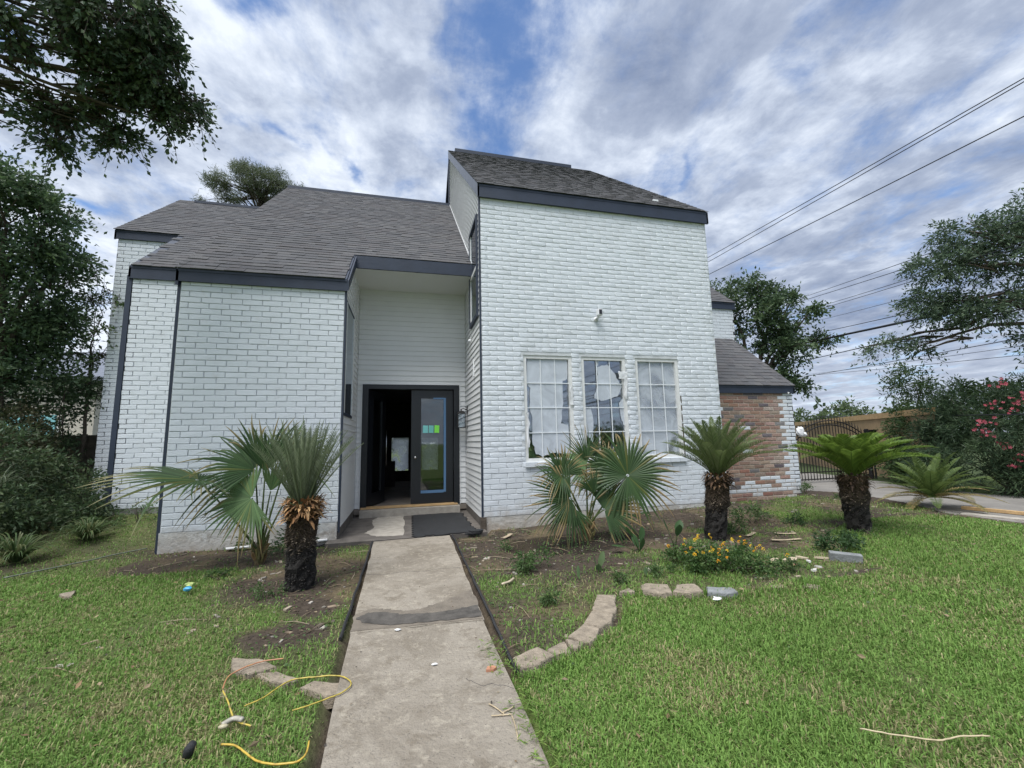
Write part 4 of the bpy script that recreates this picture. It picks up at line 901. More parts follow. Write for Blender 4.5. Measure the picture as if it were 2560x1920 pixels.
# ------------------------------------------------------------------ trees behind
g0 = thing('pine_tree', 'tall pine crown showing above the left roof', 'tree', (-8.6, 27, 0)); gw = Geo(); gn = Geo(); r = np.random.default_rng(71)
gw.tube(np.array([(0, 0, 0), (.1, 0, 6), (.0, 0, 12), (-.1, 0, 15.2), (-.2, 0, 17)]), [.34, .28, .22, .14, .05], 9)
PC = [(-.2, -.4, 17.0, 2.0, 1.8, .85, 130), (-2.3, -.7, 16.75, .7, .8, .75, 36), (1.7, -.2, 16.75, .8, .9, .75, 44), (.6, -.3, 17.6, .9, .9, .5, 34), (-.9, -.4, 17.8, .8, .8, .4, 30), (-3.0, -.7, 15.3, .45, .5, .3, 12), (-1.6, -.5, 15.9, 1, .9, .5, 24), (1.2, -.3, 15.7, .8, .8, .6, 24)]
for (a, b, c, rx, ry, rz, n) in PC:
    for _ in range(int(n*1.4)):
        e = np.array([a, b, c])+unit(r.normal(size=3))*[rx, ry, rz]*r.random()**.5; s = np.array([-.1, 0, 14.6+min(1.8, r.random()*2.4)])
        if _ % 6 == 0: limb(gw, s, e, .045, .012, int(r.integers(9999)), .06, 5, 4)
        m = 42; dr = unit(r.normal(size=(m, 3))*[1, 1, .8]+[0, 0, .45]); leafquads(gn, e+r.normal(size=(m, 3))*.10, dr, .24*r.uniform(.7, 1.2, m), .11, np.array([(.11, .14, .075), (.085, .11, .06), (.13, .155, .085)])[r.integers(3, size=m)], r)
gw.obj('trunk', M['bark'], g0, smooth=True); gn.obj('crown', M['leaf'], g0, kind='stuff')
MID = [(.066, .112, .054), (.086, .138, .062), (.054, .092, .046), (.105, .155, .07)]
tree('oak_tree', 'broad green oak behind the right wing of the house', 'tree', (14.9, 15.6, 0), (15.0, 15.4, 3.2), .28,
     [(14.2, 15.8, 7.7, 1.4, 1.4, .95, 230), (15.3, 15.0, 7.7, .9, 1.2, .8, 140), (15.4, 14.8, 6.5, 1.4, 1.4, 1.0, 260), (16.0, 14.7, 5.2, 1.3, 1.4, .9, 240), (15.7, 15.0, 3.95, 1.3, 1.2, .65, 170), (13.6, 16.0, 6.2, 1.6, 1.5, 1.5, 300), (17.0, 14.0, 5.45, .75, .7, .22, 50), (16.7, 14.1, 6.5, .5, .6, .3, 46), (16.4, 14.4, 7.4, .5, .5, .4, 40), (16.5, 14.6, 3.6, .5, .6, .25, 36)],
     .15, .48, MID, per=10, tlen=.5, droop=.2, seed=72, dens=1.35)
tree('elm_tree', 'feathery tree leaning in from the right edge behind the cables', 'tree', (15.4, 3.9, 0), (14.9, 4.6, 3.8), .22,
     [(13.5, 6.2, 5.7, 1.0, 1.1, .75, 250), (12.75, 7.0, 5.45, .60, .8, .45, 120), (12.7, 7.35, 4.6, .62, .7, .42, 120), (13.2, 6.7, 4.3, .75, .8, .38, 130), (12.25, 8.3, 3.75, .32, .5, .13, 26), (12.5, 7.7, 3.55, .22, .4, .16, 22), (13.75, 6.0, 3.6, .42, .5, .42, 60), (14.2, 5.4, 6.1, 1.0, 1.2, 1.0, 220), (13.0, 6.7, 6.2, .5, .6, .35, 60)],
     .10, .34, [(.090, .140, .084), (.115, .165, .094), (.075, .118, .072)], per=12, tlen=.42, droop=.5, seed=73, dens=2.0)
tree('young_tree', 'light green feathery tree between the tan wall and the pink oleander', 'tree', (14.6, 8.9, 0), (14.5, 8.9, 1.4), .07,
     [(14.3, 9.05, 2.85, .55, .6, .45, 90), (14.75, 8.6, 2.35, .8, .8, .6, 160), (14.4, 9.0, 1.5, .9, .9, .7, 200), (14.1, 9.4, .75, .7, .7, .6, 130), (13.55, 8.95, .7, .5, .45, .55, 150), (13.75, 8.7, 1.75, .45, .45, .5, 110), (15.3, 8.0, 2.4, .8, .7, .6, 130)],
     .10, .34, [(.055, .10, .036), (.078, .125, .045)], per=11, tlen=.4, droop=.3, seed=74, dens=1.8)
for i, (x, y, z, rx, rz, lb) in enumerate([(33.0, 31, 2.6, 2.6, 1.3, 'pale distant tree beside the right wing corner'), (36.2, 28.6, 2.9, 2.6, 1.6, 'distant round tree above the tan wall'), (38.6, 24.8, 2.9, 2.8, 1.7, 'distant tree nearest the light green feathery tree')]):
    tree('distant_tree', lb, 'tree', (x, y, 0), (x, y, 1.5), .2, [(x, y, z, rx, 2, rz*.8, 150), (x+1.5, y-1, z-.6, 1.8, 1.6, rz*.7, 90), (x-1.6, y+1, z-.9, 1.6, 1.6, rz*.6, 80)], .28, .5, [(.085, .125, .055), (.11, .155, .065)], per=8, tlen=.7, droop=.15, seed=80+i, group='distant trees behind the tan wall')
g = Geo(); r = np.random.default_rng(90); th = r.uniform(-2.6, 2.9, 2600); cl = [(70*math.sin(a)*(1+.1*r.random()), 70*math.cos(a)*(1+.1*r.random()), r.uniform(0, 3.6), 2.6, 2.6, 1.3, 1) for a in th]
crown(g, cl, .9, .6, [(.06, .09, .05), (.075, .11, .06)], 9, 1.4, .1, 91); g.obj('far_wood', M['leaf'], kind='stuff')
ol = shrub('oleander', 'big oleander hedge with pink red blossom along the driveway', 'shrub', (13.0, 6.6, 0),
     [(12.9, 6.9, 1.35, .95, .9, .85, 420), (13.4, 6.15, 1.95, .85, .85, .70, 340), (12.45, 7.65, .95, .6, .55, .65, 170), (13.1, 6.2, .75, .8, .75, .6, 260), (14.1, 5.3, 1.7, 1, .9, 1.0, 320), (13.0, 7.2, 2.2, .5, .5, .35, 80), (12.2, 7.5, .45, .45, .4, .4, 140), (12.75, 6.3, .4, .4, .5, .35, 130), (12.95, 7.95, 1.75, .3, .35, .4, 90), (12.8, 8.0, 1.2, .3, .35, .4, 90)], .13, .16, [(.046, .082, .044), (.060, .102, .050), (.076, .118, .056)], per=13, tlen=.42, droop=.15, seed=75, stems=16)
r = np.random.default_rng(76); g = Geo()
def rayp(px, py, d):
    v = _f+_a*(px-1280)/1060-_b*(py-960)/1060; return CAM+v/np.linalg.norm(v)*d
FLW = [(12.33, 6.36, 1.97), (12.56, 6.1, 2.02), (12.5, 6.2, 1.86), (12.2, 6.55, 1.62), (12.35, 6.4, 1.60), (12.2, 6.6, 1.42), (12.25, 6.5, 1.33), (12.6, 5.9, 1.22), (12.8, 5.75, 1.20), (12.55, 6.1, .86), (12.75, 5.8, .90), (12.45, 6.2, .68), (12.85, 5.65, .70), (13.0, 5.4, 1.08), (13.05, 5.35, 1.45), (12.9, 5.7, 1.68), (12.55, 6.2, 2.45), (12.75, 6.0, 2.15), (12.6, 6.0, 1.02), (12.95, 5.5, .45), (12.35, 6.35, 1.1), (13.05, 5.4, 1.95), (12.7, 6.0, 1.55), (12.9, 5.6, 1.15)]
for (x, y, z) in FLW:
    n = int(r.integers(5, 11)); c = np.array([x, y, z])-[13.0, 6.6, 0]+r.normal(size=3)*.02
    P = c+r.normal(size=(n, 3))*[.07, .07, .045]
    for p in P:
        m = 5; an = np.arange(m)*2*math.pi/m+r.random(); nd_ = unit(np.array([-.6, -.6, .4])+r.normal(size=3)*.4); u = unit(np.cross(nd_, [0, 0, 1.])); v_ = np.cross(nd_, u)
        dr = u*np.cos(an)[:, None]+v_*np.sin(an)[:, None]+nd_*.3; col_ = np.array([.36, .055, .085])*r.uniform(.7, 1.25)
        s = unit(np.cross(dr, nd_)); q = np.stack([np.repeat(p[None], m, 0), p+dr*.024+s*.012, p+dr*.036, p+dr*.024-s*.012], 1).reshape(-1, 3); k = np.arange(m)*4
        g.add(q, np.stack([k, k+1, k+2, k+3], 1), np.repeat(np.tile(col_, (m, 1)), 4, 0))
g.obj('blossom', M['petal'], ol, kind='stuff')

# ------------------------------------------------------------------ cycads
def frond(parent, origin, az, L_, el0, el1, lf, wd, nl, cols, seed, vee=.5, curl=0., fwd=.75, name='frond'):
    r = np.random.default_rng(seed); g = Geo(); n = 14; s = np.linspace(0, 1, n); el = el0+(el1-el0)*s**1.3; ds = L_/(n-1)
    h = np.array([math.cos(az), math.sin(az), 0]); P = [np.array(origin, float)+h*.03]
    for i in range(1, n): P.append(P[-1]+(h*math.cos(el[i])+np.array([0, 0, math.sin(el[i])]))*ds)
    P = np.array(P); cols = np.array(cols)
    g.tube(P, np.linspace(.009, .002, n), 4, c=tuple(cols[0]*1.25), cap=False)
    T = unit(np.gradient(P, axis=0)); side = np.array([-h[1], h[0], 0]); t = np.linspace(.10, .985, nl)
    for sg in (-1, 1):
        tt = np.clip(t+r.uniform(-.004, .004, nl), 0, 1); idx = tt*(n-1); i0 = np.clip(idx.astype(int), 0, n-2); fr = (idx-i0)[:, None]
        p = P[i0]*(1-fr)+P[i0+1]*fr; td = unit(T[i0]*(1-fr)+T[i0+1]*fr); up = unit(np.cross(np.tile(side, (nl, 1)), td))*-1
        up = np.where(up[:, 2:3] < 0, -up, up)
        ll = lf*np.sin(np.pi*np.clip(tt*.92+.12, 0, 1))**.55*r.uniform(.9, 1.08, nl)
        d = unit(side*sg+td*fwd+up*vee+r.normal(size=(nl, 3))*.05); tip = p+d*ll[:, None]+up*(curl*ll)[:, None]-np.array([0, 0, 1.])*(.10*ll)[:, None]
        mid = p+d*(ll*.5)[:, None]; w_ = np.cross(d, up); w_ = unit(w_)*wd
        v = np.stack([p-w_*.6, p+w_*.6, mid+w_, mid-w_, tip], 1).reshape(-1, 3); k = np.arange(nl)*5
        c = cols[r.integers(len(cols), size=nl)]*r.uniform(.85, 1.15, (nl, 1)); c5 = np.repeat(c, 5, 0); c5[4::5] = c5[4::5]*1.15+np.array([.02, .015, 0])
        g.add(v, [np.stack([k, k+1, k+2, k+3], 1), np.stack([k+3, k+2, k+4], 1)], c5)
    return g.obj(name, M['leaf'], parent)
def cycad_trunk(parent, H, r0, r1, seed, lean=(0, 0), bands=()):
    r = np.random.default_rng(seed); g = Geo(); n = 18; k = 20; z = np.linspace(-.03, H, n); rad = np.interp(z, [0, H*.5, H], [r0, (r0+r1)/2*.97, r1])
    for zc_, a in bands: rad = rad*(1+a*np.exp(-((z-zc_)/.05)**2))
    a = np.linspace(0, 2*math.pi, k, endpoint=False); zz, aa = np.meshgrid(z, a, indexing='ij'); rr = rad[:, None]*(1+.09*r.normal(size=zz.shape))
    off = np.outer(z/H, lean)
    v = np.stack([rr*np.cos(aa)+off[:, 0:1], rr*np.sin(aa)+off[:, 1:2], zz], -1).reshape(-1, 3); i, j = np.meshgrid(range(n-1), range(k), indexing='ij'); j2 = (j+1) % k
    cz = np.interp(z/H, [0, .45, .6, .8, 1], [0, 0, .35, .7, 1.])[:, None]; c = np.array([.016, .014, .012])*(1-cz)+np.array([.085, .055, .030])*cz
    g.add(v, np.stack([i*k+j, i*k+j2, (i+1)*k+j2, (i+1)*k+j], -1).reshape(-1, 4), np.repeat(c, k, 0)); g.add([(lean[0], lean[1], H)]+[tuple(x) for x in v[-k:]], [np.array([(0, 1+q, 1+(q+1) % k) for q in range(k)])], (.08, .05, .03))
    o = g.obj('trunk', M['husk'], parent)
    g = Geo(); m = 2600; zz = r.uniform(.02, H*.98, m); t = zz/H; an = r.uniform(0, 2*math.pi, m); rb = np.interp(zz, z, rad)
    nrm = np.stack([np.cos(an), np.sin(an), 0*an], 1); b = nrm*(rb*.97)[:, None]+np.stack([lean[0]*t, lean[1]*t, zz], 1)
    upv = np.where((t > .55)[:, None], [0, 0, .9], [0, 0, .5])*r.uniform(-.6, 1.3, (m, 1)); L_ = np.interp(t, [0, .45, .62, 1], [.018, .022, .040, .055])*r.uniform(.6, 1.4, m)
    tip = b+unit(nrm+upv+r.normal(size=(m, 3))*.3)*L_[:, None]; sd = np.stack([-np.sin(an), np.cos(an), 0*an], 1)*.010
    v = np.stack([b-sd, b+sd, tip], 1).reshape(-1, 3); kk = np.arange(m)*3
    cz = np.interp(t, [0, .45, .6, .8, 1], [0, .02, .35, .7, 1.])[:, None]; c = (np.array([.030, .026, .023])*(1-cz)+np.array([.14, .098, .058])*cz)*r.uniform(.5, 1.5, (m, 1)); pale = (r.random(m) < np.interp(t, [.35, .5, .6, .75], [0, .35, .35, .0]))[:, None]; c = np.where(pale, [.26, .21, .15], c)
    g.add(v, np.stack([kk, kk+1, kk+2], 1), np.repeat(c, 3, 0)); g.obj('old_leaf_bases', M['husk'], parent, kind='stuff')
def husk_ring(parent, z0, z1, rad, n, ln, seed, center=(0, 0), cols=((.30, .165, .07), (.22, .11, .045), (.36, .22, .10))):
    r = np.random.default_rng(seed); g = Geo(); cols = np.array(cols)
    for i in range(n):
        an = r.uniform(0, 2*math.pi); h = np.array([math.cos(an), math.sin(an), 0]); z = r.uniform(z0, z1); p = h*rad*r.uniform(.75, 1.)+np.array([*center, z]); L_ = ln*r.uniform(.6, 1.3)
        a1 = r.uniform(.1, 1.25); s = np.linspace(0, 1, 4); Q = p+np.outer(s*L_*math.cos(a1), h)+np.outer(s*L_*math.sin(a1)-s**2*L_*r.uniform(.1, .9), [0, 0, 1]); W_ = .012*np.array([1, 1.3, 1, .2])*r.uniform(.7, 1.3); sd = np.array([-h[1], h[0], 0])
        v = np.concatenate([Q-sd*W_[:, None], Q+sd*W_[:, None]]); g.add(v, np.array([(a, a+4, a+5, a+1) for a in range(3)]), cols[r.integers(3)]*r.uniform(.6, 1.3))
    g.obj('husk_collar', M['husk'], parent, kind='stuff')
t = thing('cycad', 'upright vase shaped cycad with shaggy orange collar left of the walk', 'cycad', (-1.02, 4.90, 0)); r = np.random.default_rng(101)
cycad_trunk(t, .80, .135, .14, 102, (-.01, 0)); husk_ring(t, .66, .86, .165, 420, .115, 103)
for i in range(58):
    q = (i+.5)/58; ea = R(88)-q**1.1*R(31)
    frond(t, (-.01+.03*math.cos(i*2.4), .03*math.sin(i*2.4), .80), i*2.39996+r.uniform(-.1, .1), r.uniform(.82, .94)*(1-.05*q), ea, ea-R(6+12*q), .095, .0034, 48, [(.15, .19, .105), (.18, .215, .13), (.12, .155, .085)], 1000+i, vee=1.0, curl=.25, fwd=1.35)
t = thing('cycad', 'cycad with spreading green fronds in front of the bare brick wing', 'cycad', (4.17, 5.25, 0)); r = np.random.default_rng(111)
cycad_trunk(t, .84, .135, .155, 112, (.13, 0), ((.50, .12),)); husk_ring(t, .72, .90, .165, 300, .10, 113, (.13, 0), ((.13, .075, .04), (.20, .12, .06), (.08, .05, .03)))
for i in range(46):
    q = (i+.5)/46; ea = R(84)-q*R(40)
    frond(t, (.13, 0, .86), i*2.39996+r.uniform(-.1, .1), r.uniform(.84, .97), ea, ea-R(24+24*q), .125, .0058, 56, [(.11, .155, .055), (.14, .185, .07), (.16, .195, .09)], 1100+i, vee=.7, curl=.1, fwd=1.0)
t = thing('cycad', 'cycad with wide flat bright green crown in front of the gate', 'cycad', (6.40, 4.99, 0)); r = np.random.default_rng(121)
cycad_trunk(t, .80, .140, .175, 122, (.0, 0), ((.50, .16),)); husk_ring(t, .64, .84, .185, 300, .09, 123, (.02, 0), ((.10, .06, .035), (.15, .09, .05), (.07, .045, .03)))
for i in range(40):
    q = (i+.5)/40; ea = R(84)-q*R(44)
    frond(t, (.02, 0, .80), i*2.39996+r.uniform(-.1, .1), r.uniform(1.05, 1.22)*(.60+.40*q), ea, ea-R(36+22*q), .185, .0095, 60, [(.13, .205, .036), (.16, .24, .045), (.105, .17, .035)], 1200+i, vee=.45, fwd=.85)
t = thing('cycad', 'low trunkless cycad with yellowing lower fronds beside the driveway', 'cycad', (9.55, 6.0, .03)); r = np.random.default_rng(131)
for i in range(40):
    q = (i+.5)/40; ea = R(84)-q*R(84); yl = q > .66
    frond(t, (0, 0, .18), i*2.39996+r.uniform(-.1, .1), r.uniform(.78, 1.0), ea, ea-R(34+14*q), .14, .0085, 40, [(.34, .27, .12), (.28, .22, .09), (.15, .16, .06)] if yl and r.random() < .75 else [(.09, .14, .04), (.12, .17, .05)], 1300+i, vee=.35, fwd=.8)

# ------------------------------------------------------------------ fan palms
def fan_leaf(parent, base, hub, Dv, Nv, Rr, span, nseg, seed, cols, tipc=(.30, .24, .11), split=.5, droop=.25, asym=None, pet=(.10, .14, .045), pr_=.012):
    r = np.random.default_rng(seed); g = Geo(); hub = np.array(hub, float); base = np.array(base, float)
    D_ = unit(np.array(Dv, float)); N_ = np.array(Nv, float); N_ = unit(N_-D_*(N_@D_)); S_ = np.cross(N_, D_)
    n = 8; tt = np.linspace(0, 1, n)[:, None]; ctrl = (base+hub)/2+np.array([0, 0, .08]); P = base*(1-tt)**2+2*ctrl*tt*(1-tt)+hub*tt**2; g.tube(P, np.linspace(pr_*1.3, pr_*.6, n), 5, c=pet)
    th = np.linspace(-span, span, nseg); dth = th[1]-th[0]; cols = np.array(cols); ts = np.array([.03, .2, .38, .52, .66, .8, .92, 1.])
    for i, a in enumerate(th):
        bent = r.random() < .12; f = (asym(a) if asym else 1.)*r.uniform(.86, 1.07); L_ = Rr*f; d = D_*math.cos(a)+S_*math.sin(a); s = np.cross(N_, d)
        sp = split*(1+r.uniform(-.12, .12)); w_ = np.where(ts < sp, ts*L_*math.tan(dth/2)*1.02, sp*L_*math.tan(dth/2)*np.clip((1-ts)/(1-sp), 0, 1)**.75+.0006)
        dr_ = droop*r.uniform(.5, 1.6)+(.30 if bent else 0); z_ = -dr_*L_*np.clip((ts-sp*.9)/(1-sp*.9), 0, 1)**2; tw = r.uniform(-.4, .4)
        C_ = hub+np.outer(ts*L_, d)+np.outer(z_, [0, 0, 1])+np.outer(np.clip(ts-.5, 0, 1)**2*L_*tw, s)+np.outer(np.sin(ts*3.1)*.04*L_, N_)
        fold = (w_*.45)[:, None]*N_
        v = np.concatenate([C_-s*w_[:, None]-fold*.5, C_+fold*.6, C_+s*w_[:, None]-fold*.5]); m = len(ts)
        q = np.array([(k, k+1, k+1+m, k+m) for k in range(m-1)]+[(k+m, k+1+m, k+1+2*m, k+2*m) for k in range(m-1)])
        c = cols[r.integers(len(cols))]*r.uniform(.75, 1.3)+(np.array([.06, .03, 0]) if r.random() < .1 else 0); tk = np.clip((ts-.72-r.uniform(-.25, .2))/.2, 0, 1)[:, None]; cc = c*(1-tk)+np.array(tipc)*tk; cc = cc*(1.12-.12*np.minimum(1, ts*3))[:, None]
        g.add(v, q, np.tile(cc, (3, 1)))
    return g.obj('frond', M['leaf'], parent)
FG = [(.042, .082, .030), (.055, .100, .036)]; FL = [(.12, .20, .085), (.14, .225, .095)]
def palm_base(t, H, r0, seed):
    r = np.random.default_rng(seed); g = Geo(); n = 8; g.tube([(0, 0, -.03), (.01, 0, H*.5), (0, 0, H)], [r0, r0*.85, r0*.5], 10, c=(.10, .075, .035))
    for i in range(26):
        an = i*2.4; h = np.array([math.cos(an), math.sin(an), 0]); z = r.uniform(0, H*.9); p = h*r0*.8+[0, 0, z]; g.tube([p, p+h*.03+[0, 0, .05], p+h*r.uniform(.03, .07)+[0, 0, r.uniform(.08, .16)]], [.018, .013, .009], 5, c=tuple(np.array([(.17, .15, .05), (.22, .14, .06), (.13, .12, .05)][i % 3])*r.uniform(.7, 1.2)))
    g.obj('trunk', M['husk'], t)
t = thing('fan_palm', 'fan palm with one long leaf reaching left across the corner trim', 'fan palm', (-1.72, 6.0, .0)); palm_base(t, .22, .055, 141); Bp = (0, 0, .12)
O = lambda x, y, z: (x+1.72, y-6.0, z)
fan_leaf(t, Bp, O(-2.34, 5.78, 1.04), (-.86, -.38, .10), (.12, -.20, .95), .98, R(165), 44, 142, FG, asym=lambda a: 1.0 if abs(a) < .75 else max(.42, 1-.62*(abs(a)-.75)), split=.38, droop=.10, tipc=(.30, .27, .13))
fan_leaf(t, Bp, O(-1.80, 5.88, .80), (-.92, -.15, -.22), (-.35, -1, .25), .54, R(112), 38, 143, FL, split=.55, droop=.14)
fan_leaf(t, Bp, O(-1.82, 6.0, 1.13), (-.80, .0, .46), (.15, -.75, .65), .82, R(80), 26, 144, FG, split=.42, droop=.18)
fan_leaf(t, Bp, O(-1.70, 5.98, 1.10), (.02, -.05, 1.), (.3, -1, .1), .72, R(40), 16, 145, FG, split=.5, droop=.02)
fan_leaf(t, Bp, O(-1.50, 6.1, 1.15), (.55, .05, .75), (-.2, -1, .3), .66, R(75), 30, 146, FL, split=.5, droop=.08, tipc=(.20, .22, .10))
fan_leaf(t, Bp, O(-1.45, 6.1, .78), (.9, .1, -.1), (0, -.8, .6), .45, R(80), 22, 147, FG, split=.4, droop=.4)
fan_leaf(t, Bp, O(-1.66, 6.1, .85), (.35, -.3, .9), (.6, -.7, .2), .5, R(35), 12, 148, FL, split=.6, droop=.0)
t = thing('fan_palm', 'bushy fan palm under the triple window with dry leaf tips', 'fan palm', (2.53, 5.82, .0)); palm_base(t, .26, .075, 151); Bp = (0, 0, .16)
O = lambda x, y, z: (x-2.53, y-5.82, z)
TP = (.34, .25, .12)
fan_leaf(t, Bp, O(3.09, 5.62, .89), (.62, -.12, .62), (-.15, -1, .30), .74, R(168), 50, 152, FG, tipc=TP, split=.48, droop=.16)
fan_leaf(t, Bp, O(2.12, 5.70, .93), (.45, .0, .85), (.1, -1, .1), .44, R(60), 18, 153, FG, tipc=TP, split=.55, droop=.03)
fan_leaf(t, Bp, O(2.12, 5.68, .93), (-.8, -.25, .12), (.0, -.75, .65), .50, R(95), 28, 154, FG, tipc=TP, split=.42, droop=.20)
fan_leaf(t, Bp, O(2.20, 5.60, .62), (-.98, -.1, -.12), (-.1, -1, .2), .68, R(100), 36, 155, FG, tipc=TP, split=.45, droop=.10)
fan_leaf(t, Bp, O(2.60, 5.95, 1.02), (-.75, .1, .35), (.1, -1, .5), .46, R(90), 26, 156, FL, tipc=TP, split=.6, droop=.15)
fan_leaf(t, Bp, O(2.62, 5.98, 1.10), (.02, .05, 1.), (.1, -1, .1), .58, R(50), 20, 157, FG, tipc=TP, split=.35, droop=.02)
fan_leaf(t, Bp, O(2.93, 5.98, .98), (-.65, .1, .55), (0, -1, .2), .50, R(95), 26, 158, FG, tipc=TP, split=.5, droop=.15)
fan_leaf(t, Bp, O(2.74, 5.70, .42), (.90, -.15, .32), (-.1, -.9, .4), .58, R(100), 36, 159, FG, tipc=TP, split=.52, droop=.12)
fan_leaf(t, Bp, O(2.60, 5.72, .66), (-.1, .0, 1.), (.2, -1, .1), .40, R(60), 18, 160, FG, tipc=TP, split=.5, droop=.05)
fan_leaf(t, Bp, O(2.22, 5.62, .50), (-.15, -.15, -.95), (-.3, -1, .1), .42, R(60), 18, 161, FG, tipc=TP, split=.5, droop=.1)

# ------------------------------------------------------------------ small plants
def broad_plant(name, label, cat, loc, lv, cols, seed, group=None):
    t = thing(name, label, cat, loc, group=group); r = np.random.default_rng(seed)
    for (az, el, L_, wd, st) in lv:
        h = np.array([math.cos(az), math.sin(az), 0]); d = h*math.cos(el)+np.array([0, 0, math.sin(el)]); sd = np.array([-h[1], h[0], 0]); nrm = np.cross(sd, d)
        g = Geo(); a = d*st; g.tube([(0, 0, -.01), d*st*.6, a], [.006, .005, .004], 5, c=(.06, .10, .03))
        s = np.linspace(0, 1, 7); w_ = wd*np.sin(np.pi*np.clip(s*.93+.05, 0, 1))**.8; C_ = a+np.outer(s*L_, d)-np.outer(s**2*L_*.25, [0, 0, 1])
        v = np.concatenate([C_-np.outer(w_, sd)+np.outer(w_*.3, nrm), C_, C_+np.outer(w_, sd)+np.outer(w_*.3, nrm)]); g.add(v, np.array([(k, k+1, k+8, k+7) for k in range(6)]+[(k+7, k+8, k+15, k+14) for k in range(6)]), np.array(cols[r.integers(len(cols))])*r.uniform(.85, 1.15))
        g.obj('leaf', M['leaf'], t, smooth=True)
    return t
BG = [(.045, .095, .035), (.055, .11, .04)]; BGL = [(.10, .165, .07), (.12, .18, .08)]
broad_plant('canna_plant', 'dark broad leaved canna right of the bushy fan palm', 'plant', (2.86, 5.0, 0), [(3.4, 1.1, .22, .045, .22), (.3, 1.4, .26, .05, .12), (1.8, 1.2, .24, .05, .05), (5, 1.3, .22, .045, .03), (3.0, .4, .2, .05, .2)], BG, 171)
broad_plant('canna_plant', 'tall two leaved canna halfway to the middle cycad', 'plant', (3.35, 4.98, 0), [(.5, 1.15, .24, .06, .20), (2.6, 1.3, .25, .05, .22), (4.6, 1.2, .22, .05, .20)], BG, 172)
broad_plant('canna_plant', 'low broad leaf drooping between cannas and lantana', 'plant', (3.35, 4.62, 0), [(.1, .25, .20, .05, .05), (3.6, .5, .16, .04, .04)], BG, 173)
broad_plant('seedling', 'single upright pale green leaf near the edging blocks', 'plant', (1.72, 4.23, 0), [(1.5, 1.45, .17, .018, .02)], BGL, 174)
broad_plant('seedling', 'pair of rounded pale green leaves in the bare bed', 'plant', (2.02, 4.42, 0), [(2.8, 1.4, .20, .04, .03), (.4, 1.25, .24, .045, .04), (4.4, 1.2, .12, .03, .02)], BGL, 175)
broad_plant('seedling', 'small green leaf just above the row of edging blocks', 'plant', (2.42, 4.12, 0), [(1.5, 1.4, .10, .025, .02)], BGL, 176)
WG = [(.060, .115, .036), (.080, .140, .045), (.10, .155, .055)]
la = shrub('lantana', 'low lantana bush dotted with orange and yellow flowers', 'flowering shrub', (3.28, 4.05, 0), [(3.2, 4.02, .13, .45, .25, .12, 230), (3.55, 3.9, .10, .33, .22, .10, 150), (3.05, 4.3, .16, .25, .25, .13, 90), (3.5, 4.25, .14, .3, .25, .12, 90)], .034, .5, [(.050, .105, .03), (.07, .13, .036), (.09, .15, .045)], per=8, tlen=.12, droop=.2, seed=77, stems=12)
r = np.random.default_rng(78); g = Geo()
for i in range(42):
    x = r.uniform(-.5, .62); y = r.uniform(-.38, .42); z = .17+.10*(1-(x/.7)**2)-.03*abs(y)*2+r.uniform(-.03, .05); c = np.array([x, y, z])
    cl_ = np.array([(.80, .48, .02), (.85, .60, .05), (.80, .38, .02)][i % 3]); m = int(r.integers(9, 16)); u = unit(r.normal(size=(m, 3))+[0, 0, .8]); P = c+u*.012
    leafquads(g, P, u, .009, 1.1, np.tile(cl_, (m, 1))*r.uniform(.8, 1.15, (m, 1)), r)
    leafquads(g, P, unit(np.cross(u, [0.3, .8, .1])), .009, 1.0, np.tile(cl_, (m, 1)), r)
g.obj('blossom', M['petal'], la, kind='stuff')
WEEDS = [('feathery weed tuft between the walk and the bushy fan palm', 1.32, 4.75, .22, 90), ('spreading weed beside the edging curve in the right bed', 1.25, 3.75, .13, 50), ('low green weed just left of the lantana', 2.62, 4.15, .14, 60), ('weed growing between lantana and rubble patch', 3.95, 3.85, .12, 60), ('weed tuft behind the grey stone block, right side', 5.45, 4.55, .16, 60), ('low weed patch by the dark soil at the porch corner', 1.25, 5.6, .14, 30), ('leafy weed at the foot of the tower wall', 3.85, 6.75, .22, 16),
         ('bushy weed just right of the middle cycad', 4.75, 5.5, .20, 50), ('wide weed patch in front of the bare brick wing', 5.45, 5.95, .26, 90), ('dark weed left of the gate cycad', 5.95, 5.65, .20, 50), ('bright leafy weed at the wing corner', 8.75, 7.9, .28, 46), ('bright weeds at the foot of the gate', 10.9, 8.4, .28, 60),
         ('grey green weed between gate cycad and driveway', 8.6, 6.9, .22, 40), ('dark leafy cluster behind the grey stone block', 5.15, 4.25, .20, 120), ('weed against the main brick wall under the long palm leaf', -2.25, 6.88, .22, 18), ('bushy weed between fan palm and walkside cycad', -1.42, 6.45, .36, 110),
         ('tall weed against the far left brick wall', -4.25, 8.45, .55, 30), ('second tall weed by the corner of the front block', -3.75, 8.55, .50, 30), ('weed at the foot of the walkside cycad', -1.25, 4.75, .14, 40), ('low weed clump in the bare soil left of the walk', -1.95, 5.45, .13, 40), ('weeds in front of the far left wall', -4.7, 8.3, .30, 60), ('small weed at the base of the gate cycad', 6.25, 4.72, .13, 14), ('weed in the gap between the edging block rows', 2.08, 3.98, .12, 40)]
for i, (lb, x, y, h, n) in enumerate(WEEDS):
    z = float(height(x, y)); tall = h > .45; ww = .12 if tall else h*1.1
    shrub('weed', lb, 'weed', (x, y, z), [(x, y, z+h*.5, ww*(1.5 if n > 80 else 1), ww, h*.42, n)], .045 if h > .18 else .03, .4, WG if i not in (9, 13, 15) else [(.04, .085, .03), (.05, .10, .034)], per=7, tlen=h*.5, droop=.25, seed=300+i*3, stems=4)
shrub('shrub', 'dark shrub at the base of the far left brick wall', 'shrub', (-5.1, 8.7, .25), [(-5.1, 8.6, .45, .35, .3, .35, 120)], .055, .4, DK, seed=56)

